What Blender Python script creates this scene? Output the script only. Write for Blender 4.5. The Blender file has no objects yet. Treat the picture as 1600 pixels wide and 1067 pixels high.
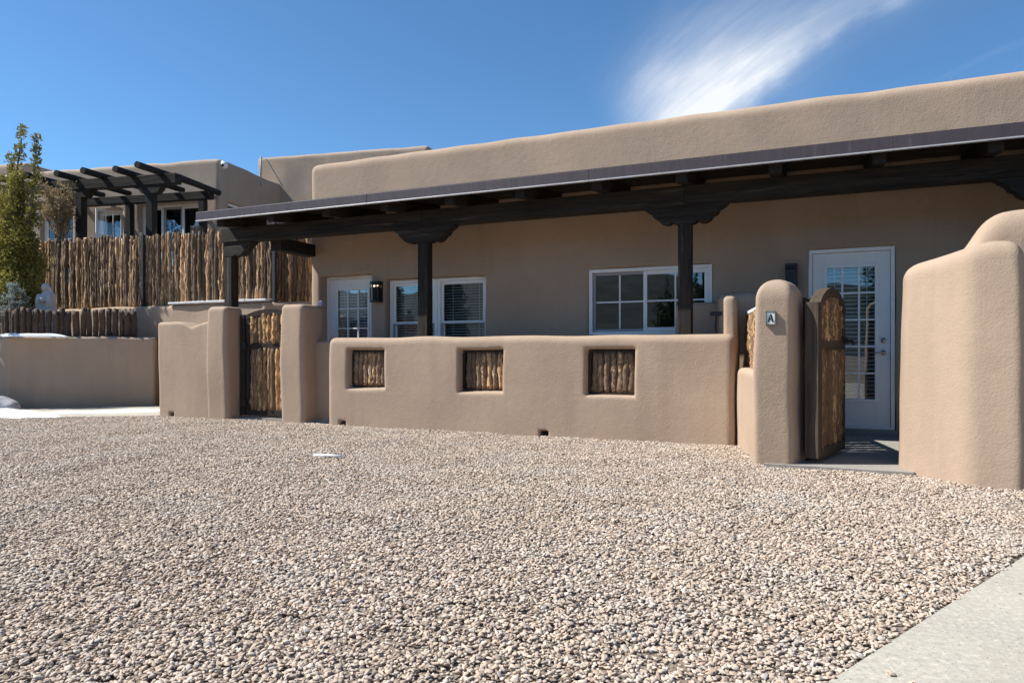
import bpy, bmesh, math, random
import numpy as np
from mathutils import Vector, Matrix, Euler

R = math.radians
random.seed(7)
RNG = np.random.default_rng(11)
scene = bpy.context.scene
col = scene.collection

# ------------------------------------------------------------------ camera, sky, sun, exposure
cam_d = bpy.data.cameras.new('camera')
cam = bpy.data.objects.new('camera', cam_d)
col.objects.link(cam)
cam.location = (0, 0, 1.0)
cam.rotation_euler = (R(90), 0, R(23.6))
cam_d.sensor_width = 36
cam_d.lens = 24.5
cam_d.shift_y = 0.0103
cam_d.clip_start = 0.05
cam_d.clip_end = 3000
scene.camera = cam

SUN_TRAVEL = Vector((2.5, 1.0, -2.9)).normalized()
SUN_EL = math.asin(-SUN_TRAVEL.z)
SUN_AZ = math.atan2(-SUN_TRAVEL.x, -SUN_TRAVEL.y)      # clockwise from +Y

world = bpy.data.worlds.new('World')
scene.world = world
world.use_nodes = True


def build_world():
    nt = world.node_tree
    N, L = nt.nodes, nt.links
    N.clear()
    out = N.new('ShaderNodeOutputWorld')
    bg = N.new('ShaderNodeBackground')
    sky = N.new('ShaderNodeTexSky')
    sky.sky_type = 'NISHITA'
    sky.sun_disc = False
    sky.sun_elevation = SUN_EL
    sky.sun_rotation = SUN_AZ
    sky.altitude = 2200
    sky.air_density = 1.0
    sky.dust_density = 0.35
    sky.ozone_density = 2.5
    bg.inputs['Strength'].default_value = 0.08
    tc = N.new('ShaderNodeTexCoord')

    def math_(op, a, b=None, clamp=False):
        n = N.new('ShaderNodeMath'); n.operation = op; n.use_clamp = clamp
        for i, v in enumerate((a, b)):
            if v is None: continue
            if isinstance(v, (int, float)): n.inputs[i].default_value = v
            else: L.new(v, n.inputs[i])
        return n.outputs[0]

    def dot(vec):
        n = N.new('ShaderNodeVectorMath'); n.operation = 'DOT_PRODUCT'
        L.new(tc.outputs['Generated'], n.inputs[0]); n.inputs[1].default_value = vec
        return n.outputs['Value']
    # one long cirrus plume lying in the north sky, laid out on a tangent plane of the sky dome
    C = Vector((-0.06, 0.92, 0.39)).normalized()
    Rr = C.cross(Vector((0, 0, 1))).normalized()
    U = Rr.cross(C).normalized()
    d = math_('MAXIMUM', dot(C), 0.02)
    a = math_('DIVIDE', dot(Rr), d)
    b = math_('DIVIDE', dot(U), d)
    # plume frame: s along (up-right), t across; soft on its upper side, sharper below
    ca, sa = math.cos(R(30)), math.sin(R(30))
    b = math_('ADD', b, 0.034)
    s = math_('ADD', math_('MULTIPLY', a, ca), math_('MULTIPLY', b, sa))
    t = math_('SUBTRACT', math_('MULTIPLY', b, ca), math_('MULTIPLY', a, sa))
    t = math_('ADD', t, math_('MULTIPLY', math_('MULTIPLY', s, s), 0.55))

    def nse(ks, kt, detail, dist=0.0, off=0.0):
        c_ = N.new('ShaderNodeCombineXYZ')
        L.new(math_('MULTIPLY', s, ks), c_.inputs[0]); L.new(math_('MULTIPLY', t, kt), c_.inputs[1]); c_.inputs[2].default_value = off
        n_ = N.new('ShaderNodeTexNoise'); n_.inputs['Scale'].default_value = 1.0
        n_.inputs['Detail'].default_value = detail; n_.inputs['Roughness'].default_value = 0.55; n_.inputs['Distortion'].default_value = dist
        L.new(c_.outputs[0], n_.inputs['Vector'])
        return n_.outputs['Fac']

    def rng(v, a0, a1, b0, b1, smooth=True):
        m_ = N.new('ShaderNodeMapRange')
        if smooth: m_.interpolation_type = 'SMOOTHSTEP'
        for i_, q_ in enumerate((a0, a1, b0, b1)): m_.inputs[1 + i_].default_value = q_
        L.new(v, m_.inputs[0]); return m_.outputs[0]
    tt = math_('ADD', t, math_('MULTIPLY', math_('SUBTRACT', nse(9, 16, 4), 0.5), 0.055))
    up = math_('GREATER_THAN', tt, 0.0)
    widen = rng(s, -0.17, 0.04, 1.9, 0.62)
    w = math_('MULTIPLY', math_('ADD', 0.020, math_('MULTIPLY', up, 0.016)), widen)
    q = math_('DIVIDE', tt, w)
    core = math_('POWER', 2.718, math_('MULTIPLY', math_('MULTIPLY', q, q), -1.0))
    q2 = math_('DIVIDE', math_('SUBTRACT', tt, 0.035), 0.066)
    veil = math_('MULTIPLY', math_('POWER', 2.718, math_('MULTIPLY', math_('MULTIPLY', q2, q2), -1.0)), 0.56)
    base = math_('MULTIPLY', rng(s, -0.22, -0.09, 0, 1), rng(s, -0.09, 0.13, 1.0, 0.24))
    streak = math_('MULTIPLY', rng(nse(5, 34, 5, 0.5), 0.28, 0.68, 0.62, 1.06, False), rng(nse(11, 120, 6, 0.8, 2.0), 0.3, 0.62, 0.86, 1.03, False))
    den = math_('MULTIPLY', math_('MULTIPLY', math_('ADD', core, veil), streak), base)
    # thin high haze streaks elsewhere along the same wind
    wis = math_('MULTIPLY', rng(nse(3.0, 16, 6, 0.6, 4.2), 0.54, 0.80, 0, 1), 0.12)
    wis = math_('MULTIPLY', wis, rng(s, 0.02, 0.22, 0, 1))
    den = math_('MULTIPLY', math_('MAXIMUM', den, wis), 0.95, clamp=True)
    mix = N.new('ShaderNodeMix'); mix.data_type = 'RGBA'
    L.new(den, mix.inputs[0])
    tint = N.new('ShaderNodeMix'); tint.data_type = 'RGBA'; tint.blend_type = 'MULTIPLY'; tint.inputs[0].default_value = 1.0
    L.new(sky.outputs[0], tint.inputs[6]); tint.inputs[7].default_value = (0.70, 1.02, 1.15, 1)    # deep high-altitude blue
    L.new(tint.outputs[2], mix.inputs[6])
    mix.inputs[7].default_value = (6.3, 6.6, 7.0, 1)
    L.new(mix.outputs[2], bg.inputs['Color'])
    L.new(bg.outputs[0], out.inputs['Surface'])


build_world()

sun_d = bpy.data.lights.new('sun', 'SUN')
sun_d.energy = 4.15
sun_d.angle = R(0.53)
sun_d.color = (1.0, 0.985, 0.93)
sun = bpy.data.objects.new('sun', sun_d)
col.objects.link(sun)
sun.location = (-25, -10, 30)
sun.rotation_euler = SUN_TRAVEL.to_track_quat('-Z', 'Y').to_euler()

vs = scene.view_settings
vs.view_transform = 'Standard'
vs.look = 'None'
vs.exposure = 0.90
vs.gamma = 1.0
vs.use_curve_mapping = False


# ------------------------------------------------------------------ materials
class NT:
    def __init__(s, name):
        s.m = bpy.data.materials.new(name); s.m.use_nodes = True
        s.nt = s.m.node_tree; s.N = s.nt.nodes; s.L = s.nt.links
        s.b = s.N.get('Principled BSDF'); s.o = s.N.get('Material Output')
        s.tc = s.N.new('ShaderNodeTexCoord')

    def set(s, **k):
        for a, v in k.items():
            s.b.inputs[a.replace('_', ' ')].default_value = v
        return s

    def noise(s, scale, detail=4, rough=0.55, vec=None, dist=0.0):
        n = s.N.new('ShaderNodeTexNoise')
        n.inputs['Scale'].default_value = scale; n.inputs['Detail'].default_value = detail
        n.inputs['Roughness'].default_value = rough; n.inputs['Distortion'].default_value = dist
        s.L.new(vec if vec is not None else s.tc.outputs['Object'], n.inputs['Vector'])
        return n.outputs['Fac']

    def mapping(s, scale, src='Object', offset_by=None):
        n = s.N.new('ShaderNodeMapping'); n.inputs['Scale'].default_value = scale
        s.L.new(s.tc.outputs[src], n.inputs['Vector'])
        if offset_by is not None:
            v = s.N.new('ShaderNodeVectorMath'); v.operation = 'ADD'
            s.L.new(n.outputs[0], v.inputs[0])
            c = s.N.new('ShaderNodeVectorMath'); c.operation = 'SCALE'
            c.inputs[0].default_value = (37, 91, 53)
            s.L.new(offset_by, c.inputs['Scale'])
            s.L.new(c.outputs[0], v.inputs[1])
            return v.outputs[0]
        return n.outputs[0]

    def ramp(s, fac, stops, interp='LINEAR'):
        n = s.N.new('ShaderNodeValToRGB'); cr = n.color_ramp; cr.interpolation = interp
        while len(cr.elements) < len(stops): cr.elements.new(0.5)
        for e, (p, c) in zip(cr.elements, stops):
            e.position = p; e.color = (*c, 1) if len(c) == 3 else c
        s.L.new(fac, n.inputs[0])
        return n.outputs[0]

    def mix(s, fac, a, b, blend='MIX'):
        n = s.N.new('ShaderNodeMix'); n.data_type = 'RGBA'; n.blend_type = blend
        for i, v in ((0, fac), (6, a), (7, b)):
            if isinstance(v, (int, float)): n.inputs[i].default_value = v
            elif isinstance(v, tuple): n.inputs[i].default_value = (*v, 1)
            else: s.L.new(v, n.inputs[i])
        return n.outputs[2]

    def math(s, op, a, b=0.0, clamp=False):
        n = s.N.new('ShaderNodeMath'); n.operation = op; n.use_clamp = clamp
        for i, v in ((0, a), (1, b)):
            if isinstance(v, (int, float)): n.inputs[i].default_value = v
            else: s.L.new(v, n.inputs[i])
        return n.outputs[0]

    def bump(s, h, strength, dist, prev=None):
        n = s.N.new('ShaderNodeBump'); n.inputs['Strength'].default_value = strength
        n.inputs['Distance'].default_value = dist
        s.L.new(h, n.inputs['Height'])
        if prev is not None: s.L.new(prev, n.inputs['Normal'])
        s.L.new(n.outputs[0], s.b.inputs['Normal'])
        return n.outputs[0]

    def color(s, c): s.L.new(c, s.b.inputs['Base Color']); return s

    def rand(s):
        n = s.N.new('ShaderNodeObjectInfo'); return n.outputs['Random']


M = {}


def stucco(name, base, grain=1.0):
    t = NT(name)
    big = t.noise(0.9, 5, 0.6)
    mid = t.noise(7.0, 5, 0.6)
    c = t.mix(t.ramp(big, [(0.3, (0, 0, 0)), (0.72, (1, 1, 1))]), tuple(x * 0.90 for x in base), tuple(min(x * 1.08, 1) for x in base))
    # faint vertical water runs
    run = t.noise(1.0, 4, 0.6, vec=t.mapping((5.0, 5.0, 0.35)))
    c = t.mix(t.ramp(run, [(0.5, (0, 0, 0)), (0.72, (0.55, 0.55, 0.55))]), c, tuple(x * 0.84 for x in base))
    c = t.mix(t.ramp(mid, [(0.35, (0.22, 0.22, 0.22)), (0.6, (0, 0, 0))]), c, tuple(x * 0.88 for x in base))
    t.color(c).set(Roughness=0.92)
    t.b.inputs['Specular IOR Level'].default_value = 0.2
    n1 = t.bump(t.noise(11.0, 5, 0.6), 0.36 * grain, 0.012)
    n2 = t.bump(t.noise(62.0, 3, 0.7), 0.52 * grain, 0.0075, n1)
    M[name] = t.m


stucco('stucco', (0.408, 0.298, 0.214))
stucco('stucco_old', (0.41, 0.315, 0.235))


def wood(name, dark, light, wear, rough=0.6, axis='Z', wear_amt=0.62):
    t = NT(name)
    sc = {'Z': (26, 26, 1.4), 'X': (1.4, 26, 26), 'Y': (26, 1.4, 26)}[axis]
    rnd = t.rand()
    v = t.mapping(sc, offset_by=rnd)
    g = t.noise(1.0, 6, 0.65, vec=v, dist=0.4)
    c = t.mix(t.ramp(g, [(0.32, (0, 0, 0)), (0.7, (1, 1, 1))]), dark, light)
    w = t.noise(1.0, 6, 0.7, vec=t.mapping(tuple(x * 0.45 for x in sc), offset_by=rnd))
    c = t.mix(t.ramp(w, [(wear_amt, (0, 0, 0)), (wear_amt + 0.16, (1, 1, 1))]), c, wear)
    t.color(c).set(Roughness=rough)
    t.b.inputs['Specular IOR Level'].default_value = 0.18
    ck = t.noise(1.0, 3, 0.6, vec=t.mapping(tuple(x * 0.8 if x > 5 else x * 0.5 for x in sc), offset_by=rnd))
    n0 = t.bump(t.ramp(ck, [(0.30, (0, 0, 0)), (0.36, (1, 1, 1))]), 0.7, 0.006)
    t.bump(g, 0.8, 0.008, n0)
    M[name] = t.m


wood('stain_post', (0.010, 0.009, 0.008), (0.042, 0.035, 0.028), (0.14, 0.115, 0.088), 0.75, 'Z', 0.56)
wood('stain_beam', (0.009, 0.008, 0.007), (0.040, 0.033, 0.026), (0.125, 0.10, 0.076), 0.75, 'X', 0.57)
wood('stain_rafter', (0.016, 0.014, 0.013), (0.032, 0.028, 0.025), (0.07, 0.058, 0.048), 0.7, 'Y', 0.66)
wood('gate_dark', (0.020, 0.015, 0.012), (0.048, 0.035, 0.027), (0.09, 0.066, 0.05), 0.65, 'Z')
wood('gate_brown', (0.040, 0.029, 0.021), (0.105, 0.078, 0.055), (0.17, 0.132, 0.095), 0.75, 'Z', 0.6)
wood('gate_brown_h', (0.045, 0.032, 0.022), (0.11, 0.080, 0.055), (0.16, 0.122, 0.087), 0.75, 'X', 0.6)


def bark(name, dark, mid, pale, pale_at, rough=0.85):
    t = NT(name)
    rnd = t.rand()
    v = t.mapping((52, 52, 5.0), offset_by=rnd)
    g = t.noise(1.0, 6, 0.7, vec=v, dist=1.2)
    p = t.noise(1.0, 5, 0.65, vec=t.mapping((30, 30, 4.2), offset_by=t.math('ADD', rnd, 0.37)), dist=1.6)
    c = t.mix(t.ramp(g, [(0.3, (0, 0, 0)), (0.66, (1, 1, 1))]), dark, mid)
    shift = t.math('MULTIPLY', t.math('SUBTRACT', rnd, 0.5), 0.16)
    c = t.mix(t.ramp(t.math('ADD', p, shift), [(pale_at, (0, 0, 0)), (pale_at + 0.09, (1, 1, 1))]), c, pale)
    k = t.noise(1.0, 3, 0.5, vec=t.mapping((14, 14, 5), offset_by=t.math('ADD', rnd, 0.7)))
    c = t.mix(t.ramp(k, [(0.66, (0, 0, 0)), (0.72, (1, 1, 1))]), c, tuple(x * 0.6 for x in dark))
    # whole-stake tone
    tone = t.ramp(rnd, [(0.0, (0.72, 0.70, 0.68)), (0.5, (1, 0.97, 0.93)), (1.0, (1.2, 1.05, 0.9))])
    c = t.mix(1.0, c, tone, 'MULTIPLY')
    t.color(c).set(Roughness=rough)
    n1 = t.bump(g, 0.9, 0.012)
    t.bump(p, 0.6, 0.010, n1)
    M[name] = t.m


bark('bark_fence', (0.075, 0.047, 0.030), (0.205, 0.130, 0.075), (0.64, 0.43, 0.225), 0.525)
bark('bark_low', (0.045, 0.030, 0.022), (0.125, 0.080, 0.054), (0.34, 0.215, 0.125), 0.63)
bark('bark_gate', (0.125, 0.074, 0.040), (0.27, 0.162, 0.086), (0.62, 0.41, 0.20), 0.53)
bark('bark_gate_lit', (0.24, 0.135, 0.058), (0.55, 0.33, 0.145), (0.80, 0.58, 0.31), 0.48)  # gate bark painted lighter to imitate golden bounce light on the shaded leaf
bark('bark_niche', (0.135, 0.086, 0.055), (0.27, 0.172, 0.104), (0.68, 0.48, 0.27), 0.53)


def simple(name, c, rough=0.6, metal=0.0, nscale=None, var=0.12, bump=None, spec=None):
    t = NT(name)
    if nscale:
        n = t.noise(nscale, 5, 0.6)
        t.color(t.mix(t.ramp(n, [(0.3, (0, 0, 0)), (0.7, (1, 1, 1))]), tuple(x * (1 - var) for x in c), tuple(min(1, x * (1 + var)) for x in c)))
        if bump: t.bump(n, bump[0], bump[1])
    else:
        t.set(Base_Color=(*c, 1))
    t.set(Roughness=rough, Metallic=metal)
    if spec is not None: t.b.inputs['Specular IOR Level'].default_value = spec
    M[name] = t.m


simple('white_paint', (0.86, 0.835, 0.79), 0.45, nscale=3, var=0.04)
simple('door_paint', (0.84, 0.80, 0.745), 0.5, nscale=2, var=0.05)
simple('screen_frame', (0.33, 0.33, 0.34), 0.5, nscale=3, var=0.06)
simple('black_iron', (0.010, 0.010, 0.011), 0.5, nscale=30, var=0.3)
simple('dark_post', (0.018, 0.018, 0.021), 0.55, nscale=10, var=0.3)
simple('nickel', (0.50, 0.49, 0.47), 0.28, 1.0, nscale=20, var=0.05)
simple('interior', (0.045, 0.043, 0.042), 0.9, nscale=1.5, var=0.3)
simple('blind', (0.82, 0.82, 0.81), 0.6, nscale=5, var=0.04)
simple('blind_brown', (0.20, 0.17, 0.14), 0.6, nscale=5, var=0.1)
simple('plaque_tile', (0.72, 0.76, 0.74), 0.2, nscale=40, var=0.04)
simple('plaque_frame', (0.13, 0.14, 0.115), 0.6, nscale=40, var=0.25)
simple('plaque_ink', (0.005, 0.007, 0.018), 0.3, nscale=40, var=0.1)
simple('statue_stone', (0.60, 0.57, 0.53), 0.9, nscale=14, var=0.18, bump=(0.5, 0.01))
simple('boulder', (0.36, 0.35, 0.36), 0.9, nscale=6, var=0.25, bump=(0.7, 0.03))
simple('coping', (0.60, 0.585, 0.57), 0.85, nscale=9, var=0.12, bump=(0.4, 0.01))
simple('soil', (0.085, 0.066, 0.05), 0.95, nscale=12, var=0.4, bump=(0.6, 0.03))
simple('camera_white', (0.75, 0.75, 0.75), 0.35, nscale=20, var=0.03)
simple('pipe_grey', (0.25, 0.25, 0.25), 0.5, nscale=20, var=0.1)
simple('pvc', (0.80, 0.80, 0.79), 0.4, nscale=20, var=0.05)
simple('roofing', (0.07, 0.062, 0.06), 0.6, nscale=6, var=0.15)
simple('trunk_bark', (0.13, 0.10, 0.075), 0.95, nscale=18, var=0.45, bump=(0.8, 0.02))
simple('twig', (0.27, 0.215, 0.16), 0.9, nscale=25, var=0.3)
simple('twig_grey', (0.17, 0.15, 0.135), 0.9, nscale=25, var=0.3)
simple('hill', (0.020, 0.027, 0.022), 0.95, nscale=0.12, var=0.8)
simple('rubber', (0.02, 0.02, 0.02), 0.8, nscale=20, var=0.2)
simple('device_blue', (0.10, 0.11, 0.26), 0.25, nscale=40, var=0.1)
simple('dry_leaf', (0.10, 0.065, 0.04), 0.9, nscale=40, var=0.3)


def m_snow():
    t = NT('snow')
    t.color(t.mix(t.noise(6, 4), (0.80, 0.82, 0.84), (0.88, 0.89, 0.90))).set(Roughness=0.75)
    t.bump(t.noise(30, 5, 0.6), 0.5, 0.02)
    M['snow'] = t.m


m_snow()


def m_concrete(name, base):
    t = NT(name)
    a = t.noise(1.3, 5, 0.6)
    b = t.noise(48, 5, 0.75)
    sp = t.noise(95, 2, 0.5)
    c = t.mix(t.ramp(a, [(0.3, (0, 0, 0)), (0.7, (1, 1, 1))]), tuple(x * 0.86 for x in base), tuple(x * 1.07 for x in base))
    c = t.mix(t.ramp(b, [(0.52, (0, 0, 0)), (0.66, (0.75, 0.75, 0.75))]), c, tuple(min(x * 1.36, 1) for x in base))
    c = t.mix(t.ramp(b, [(0.32, (0.7, 0.7, 0.7)), (0.47, (0, 0, 0))]), c, tuple(x * 0.70 for x in base))
    st = t.noise(0.7, 6, 0.7, dist=1.0)
    c = t.mix(t.ramp(st, [(0.52, (0, 0, 0)), (0.66, (0.5, 0.5, 0.5))]), c, (base[0] * 0.80, base[1] * 0.75, base[2] * 0.64))
    c = t.mix(t.ramp(sp, [(0.63, (0, 0, 0)), (0.70, (0.75, 0.75, 0.75))]), c, tuple(x * 0.40 for x in base))
    t.color(c).set(Roughness=0.9)
    n1 = t.bump(b, 0.35, 0.004)
    t.bump(sp, 0.4, 0.002, n1)
    M[name] = t.m


m_concrete('concrete', (0.43, 0.388, 0.315))
m_concrete('patio_concrete', (0.30, 0.275, 0.245))


def m_fascia():
    t = NT('fascia_metal')
    v = t.mapping((14, 1, 0.8))
    n = t.noise(1.0, 5, 0.75, vec=v)
    big = t.noise(0.5, 3, 0.5)
    c = t.mix(t.ramp(n, [(0.3, (0, 0, 0)), (0.6, (1, 1, 1))]), (0.042, 0.030, 0.033), (0.064, 0.047, 0.051))
    c = t.mix(t.ramp(t.math('ADD', n, t.math('MULTIPLY', t.math('SUBTRACT', big, 0.5), 0.4)), [(0.66, (0, 0, 0)), (0.80, (0.45, 0.45, 0.45))]), c, (0.27, 0.25, 0.26))
    t.color(c).set(Roughness=0.5)
    M['fascia_metal'] = t.m
    simple('drip_edge', (0.50, 0.48, 0.47), 0.4, 0.3, nscale=8, var=0.15)


m_fascia()


def m_glass():
    t = NT('glass')
    t.N.remove(t.b)
    tr = t.N.new('ShaderNodeBsdfTransparent'); tr.inputs[0].default_value = (0.93, 0.95, 0.95, 1)
    gl = t.N.new('ShaderNodeBsdfGlossy'); gl.inputs['Roughness'].default_value = 0.004
    gl.inputs['Color'].default_value = (0.95, 0.97, 1, 1)
    fr = t.N.new('ShaderNodeFresnel'); fr.inputs['IOR'].default_value = 1.52
    f = t.math('MULTIPLY', fr.outputs[0], 2.2, clamp=True)     # coated double glazing: four surfaces
    nz = t.noise(1.6, 2, 0.5)
    bp = t.N.new('ShaderNodeBump'); bp.inputs['Strength'].default_value = 0.05; bp.inputs['Distance'].default_value = 0.02
    t.L.new(nz, bp.inputs['Height']); t.L.new(bp.outputs[0], gl.inputs['Normal'])
    mx = t.N.new('ShaderNodeMixShader')
    t.L.new(f, mx.inputs[0]); t.L.new(tr.outputs[0], mx.inputs[1]); t.L.new(gl.outputs[0], mx.inputs[2])
    t.L.new(mx.outputs[0], t.o.inputs['Surface'])
    M['glass'] = t.m


m_glass()


def m_bulb():
    t = NT('bulb_glow')
    t.set(Base_Color=(1, 0.8, 0.55, 1), Roughness=0.4)
    t.b.inputs['Emission Color'].default_value = (1.0, 0.78, 0.50, 1)
    t.b.inputs['Emission Strength'].default_value = 3.0
    M['bulb_glow'] = t.m


m_bulb()


def m_foliage(name, a, b, c2):
    t = NT(name)
    n = t.noise(2.6, 4, 0.6)
    f = t.noise(30, 2, 0.5)
    c = t.ramp(n, [(0.30, a), (0.52, b), (0.70, c2)])
    c = t.mix(t.ramp(f, [(0.4, (0.0, 0.0, 0.0)), (0.7, (0.5, 0.5, 0.5))]), c, tuple(min(1, x * 1.5) for x in c2))
    t.color(c).set(Roughness=0.7)
    t.b.inputs['Specular IOR Level'].default_value = 0.25
    tl = t.N.new('ShaderNodeBsdfTranslucent'); t.L.new(c, tl.inputs[0])
    mx = t.N.new('ShaderNodeMixShader'); mx.inputs[0].default_value = 0.32
    t.L.new(t.b.outputs[0], mx.inputs[1]); t.L.new(tl.outputs[0], mx.inputs[2]); t.L.new(mx.outputs[0], t.o.inputs['Surface'])
    M[name] = t.m


m_foliage('juniper_leaf', (0.070, 0.075, 0.020), (0.20, 0.185, 0.042), (0.36, 0.30, 0.075))
m_foliage('spruce_leaf', (0.16, 0.20, 0.185), (0.26, 0.31, 0.285), (0.36, 0.41, 0.38))
m_foliage('dry_foliage', (0.17, 0.12, 0.062), (0.28, 0.20, 0.105), (0.38, 0.29, 0.16))
m_foliage('pine_leaf', (0.025, 0.04, 0.018), (0.045, 0.065, 0.028), (0.07, 0.09, 0.04))


def m_pebble():
    t = NT('pebble')
    r = t.rand()
    c = t.ramp(r, [(0.0, (0.146, 0.102, 0.077)), (0.07, (0.305, 0.215, 0.156)), (0.17, (0.418, 0.317, 0.238)),
                   (0.32, (0.541, 0.417, 0.313)), (0.48, (0.486, 0.350, 0.253)), (0.60, (0.418, 0.367, 0.319)), (0.72, (0.588, 0.469, 0.359)),
                   (0.86, (0.677, 0.581, 0.487)), (0.95, (0.395, 0.266, 0.187)), (1.0, (0.248, 0.239, 0.241))])
    oi = t.N.new('ShaderNodeObjectInfo')
    pl = t.noise(0.55, 4, 0.6, vec=oi.outputs['Location'])
    c = t.mix(t.ramp(pl, [(0.42, (0, 0, 0)), (0.64, (0.42, 0.42, 0.42))]), c, (0.46, 0.36, 0.262))
    pl2 = t.noise(1.7, 3, 0.6, vec=oi.outputs['Location'])
    c = t.mix(t.ramp(pl2, [(0.34, (0.30, 0.30, 0.30)), (0.5, (0, 0, 0))]), c, (0.50, 0.465, 0.42))
    n = t.noise(60, 4, 0.6)
    c = t.mix(t.ramp(n, [(0.35, (0.185, 0.177, 0.165)), (0.6, (0.000, 0.000, 0.000))]), c, (0.33, 0.28, 0.235))
    t.color(c).set(Roughness=0.75)
    t.b.inputs['Specular IOR Level'].default_value = 0.3
    M['pebble'] = t.m


m_pebble()


def m_ground():
    t = NT('ground_soil')
    a = t.noise(2.0, 6, 0.6)
    b = t.noise(60, 3, 0.7)
    c = t.mix(a, (0.24, 0.185, 0.135), (0.30, 0.235, 0.175))
    c = t.mix(t.ramp(b, [(0.4, (0.7, 0.7, 0.7)), (0.6, (0, 0, 0))]), c, (0.13, 0.10, 0.078))
    t.color(c).set(Roughness=0.95)
    t.bump(b, 0.8, 0.012)
    M['ground_soil'] = t.m


m_ground()


# ------------------------------------------------------------------ helpers
def link(name, me, mat, parent=None, smooth=False):
    o = bpy.data.objects.new(name, me)
    col.objects.link(o)
    if mat is not None and not me.materials: me.materials.append(M[mat])
    if smooth:
        me.polygons.foreach_set('use_smooth', np.ones(len(me.polygons), bool))
    if parent is not None: o.parent = parent
    return o


def tag(o, label=None, cat=None, group=None, kind=None):
    if label: o['label'] = label
    if cat: o['category'] = cat
    if group: o['group'] = group
    if kind: o['kind'] = kind
    elif cat: o['kind'] = 'thing'
    return o


def empty(name, loc=(0, 0, 0), rz=0.0):
    o = bpy.data.objects.new(name, None)
    col.objects.link(o)
    o.location = loc; o.rotation_euler = (0, 0, rz)
    o.empty_display_size = 0.2
    return o


class MB:
    """collects shapes into one mesh"""
    def __init__(s): s.bm = bmesh.new()

    def box(s, x0, x1, y0, y1, z0, z1, m=None, bev=0.0):
        v = [s.bm.verts.new(((x0, x1)[i & 1], (y0, y1)[(i >> 1) & 1], (z0, z1)[i >> 2])) for i in range(8)]
        fs = [s.bm.faces.new([v[i] for i in q]) for q in ((0, 2, 3, 1), (4, 5, 7, 6), (0, 1, 5, 4), (2, 6, 7, 3), (0, 4, 6, 2), (1, 3, 7, 5))]
        if m is not None: bmesh.ops.transform(s.bm, matrix=m, verts=v)
        if bev > 0:
            es = list({e for f in fs for e in f.edges})
            bmesh.ops.bevel(s.bm, geom=es, offset=bev, segments=2, affect='EDGES', profile=0.5)
        return s

    def prism(s, pts, a0, a1, axis='Y'):
        """extrude a polygon; axis Y: pts are (x, z); axis Z: pts are (x, y); axis X: pts are (y, z)"""
        def P(p, a):
            return {'Y': (p[0], a, p[1]), 'Z': (p[0], p[1], a), 'X': (a, p[0], p[1])}[axis]
        A = [s.bm.verts.new(P(p, a0)) for p in pts]
        B = [s.bm.verts.new(P(p, a1)) for p in pts]
        n = len(pts)
        fs = [s.bm.faces.new(A), s.bm.faces.new(B[::-1])]
        for i in range(n):
            fs.append(s.bm.faces.new((A[i], B[i], B[(i + 1) % n], A[(i + 1) % n])))
        bmesh.ops.recalc_face_normals(s.bm, faces=fs)
        return s

    def tube(s, pts, rad, seg=8, cap=True, jitter=0.0, rnd=random):
        pts = [Vector(p) for p in pts]
        rings = []
        ref = None
        for i, p in enumerate(pts):
            d = (pts[min(i + 1, len(pts) - 1)] - pts[max(i - 1, 0)]).normalized()
            if ref is None or abs(d.dot(ref)) > 0.95:
                ref = Vector((0, 0, 1)) if abs(d.z) < 0.9 else Vector((1, 0, 0))
            a = d.cross(ref).normalized(); b = d.cross(a).normalized()
            r = rad[i] if isinstance(rad, (list, tuple)) else rad
            ring = []
            for k in range(seg):
                th = 2 * math.pi * k / seg
                rr = r * (1 + (rnd.random() - 0.5) * 2 * jitter)
                ring.append(s.bm.verts.new(p + a * math.cos(th) * rr + b * math.sin(th) * rr))
            rings.append(ring)
        for i in range(len(rings) - 1):
            for k in range(seg):
                s.bm.faces.new((rings[i][k], rings[i][(k + 1) % seg], rings[i + 1][(k + 1) % seg], rings[i + 1][k]))
        if cap:
            s.bm.faces.new(rings[0][::-1]); s.bm.faces.new(rings[-1])
        return s

    def mesh(s, name='m'):
        bmesh.ops.recalc_face_normals(s.bm, faces=s.bm.faces[:])
        me = bpy.data.meshes.new(name)
        s.bm.to_mesh(me); s.bm.free()
        return me

    def build(s, name, mat, parent=None, smooth=False):
        return link(name, s.mesh(name), mat, parent, smooth)


# ---- adobe: signed distance shapes meshed with surface nets
WV = RNG.normal(size=(10, 3)); WV /= np.linalg.norm(WV, axis=1)[:, None]
WV *= (2 * np.pi / RNG.uniform(0.35, 2.2, size=10))[:, None]
WP = RNG.uniform(0, 6.28, size=(10, 3))


def wob(P, amp):
    o = np.zeros_like(P)
    for k in range(10):
        ph = P @ WV[k]
        wl = 2 * np.pi / np.linalg.norm(WV[k])
        a = amp * min(1.0, wl) * 0.13
        for j in range(3):
            o[:, j] += a * np.sin(ph + WP[k, j])
    return o.astype(np.float32)


def rbox(P, x0, x1, y0, y1, z0, z1, r):
    c = np.array([(x0 + x1) / 2, (y0 + y1) / 2, (z0 + z1) / 2], np.float32)
    h = np.array([(x1 - x0) / 2 - r, (y1 - y0) / 2 - r, (z1 - z0) / 2 - r], np.float32)
    q = np.abs(P - c) - h
    return np.linalg.norm(np.maximum(q, 0), axis=1) + np.minimum(q.max(axis=1), 0) - r


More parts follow.
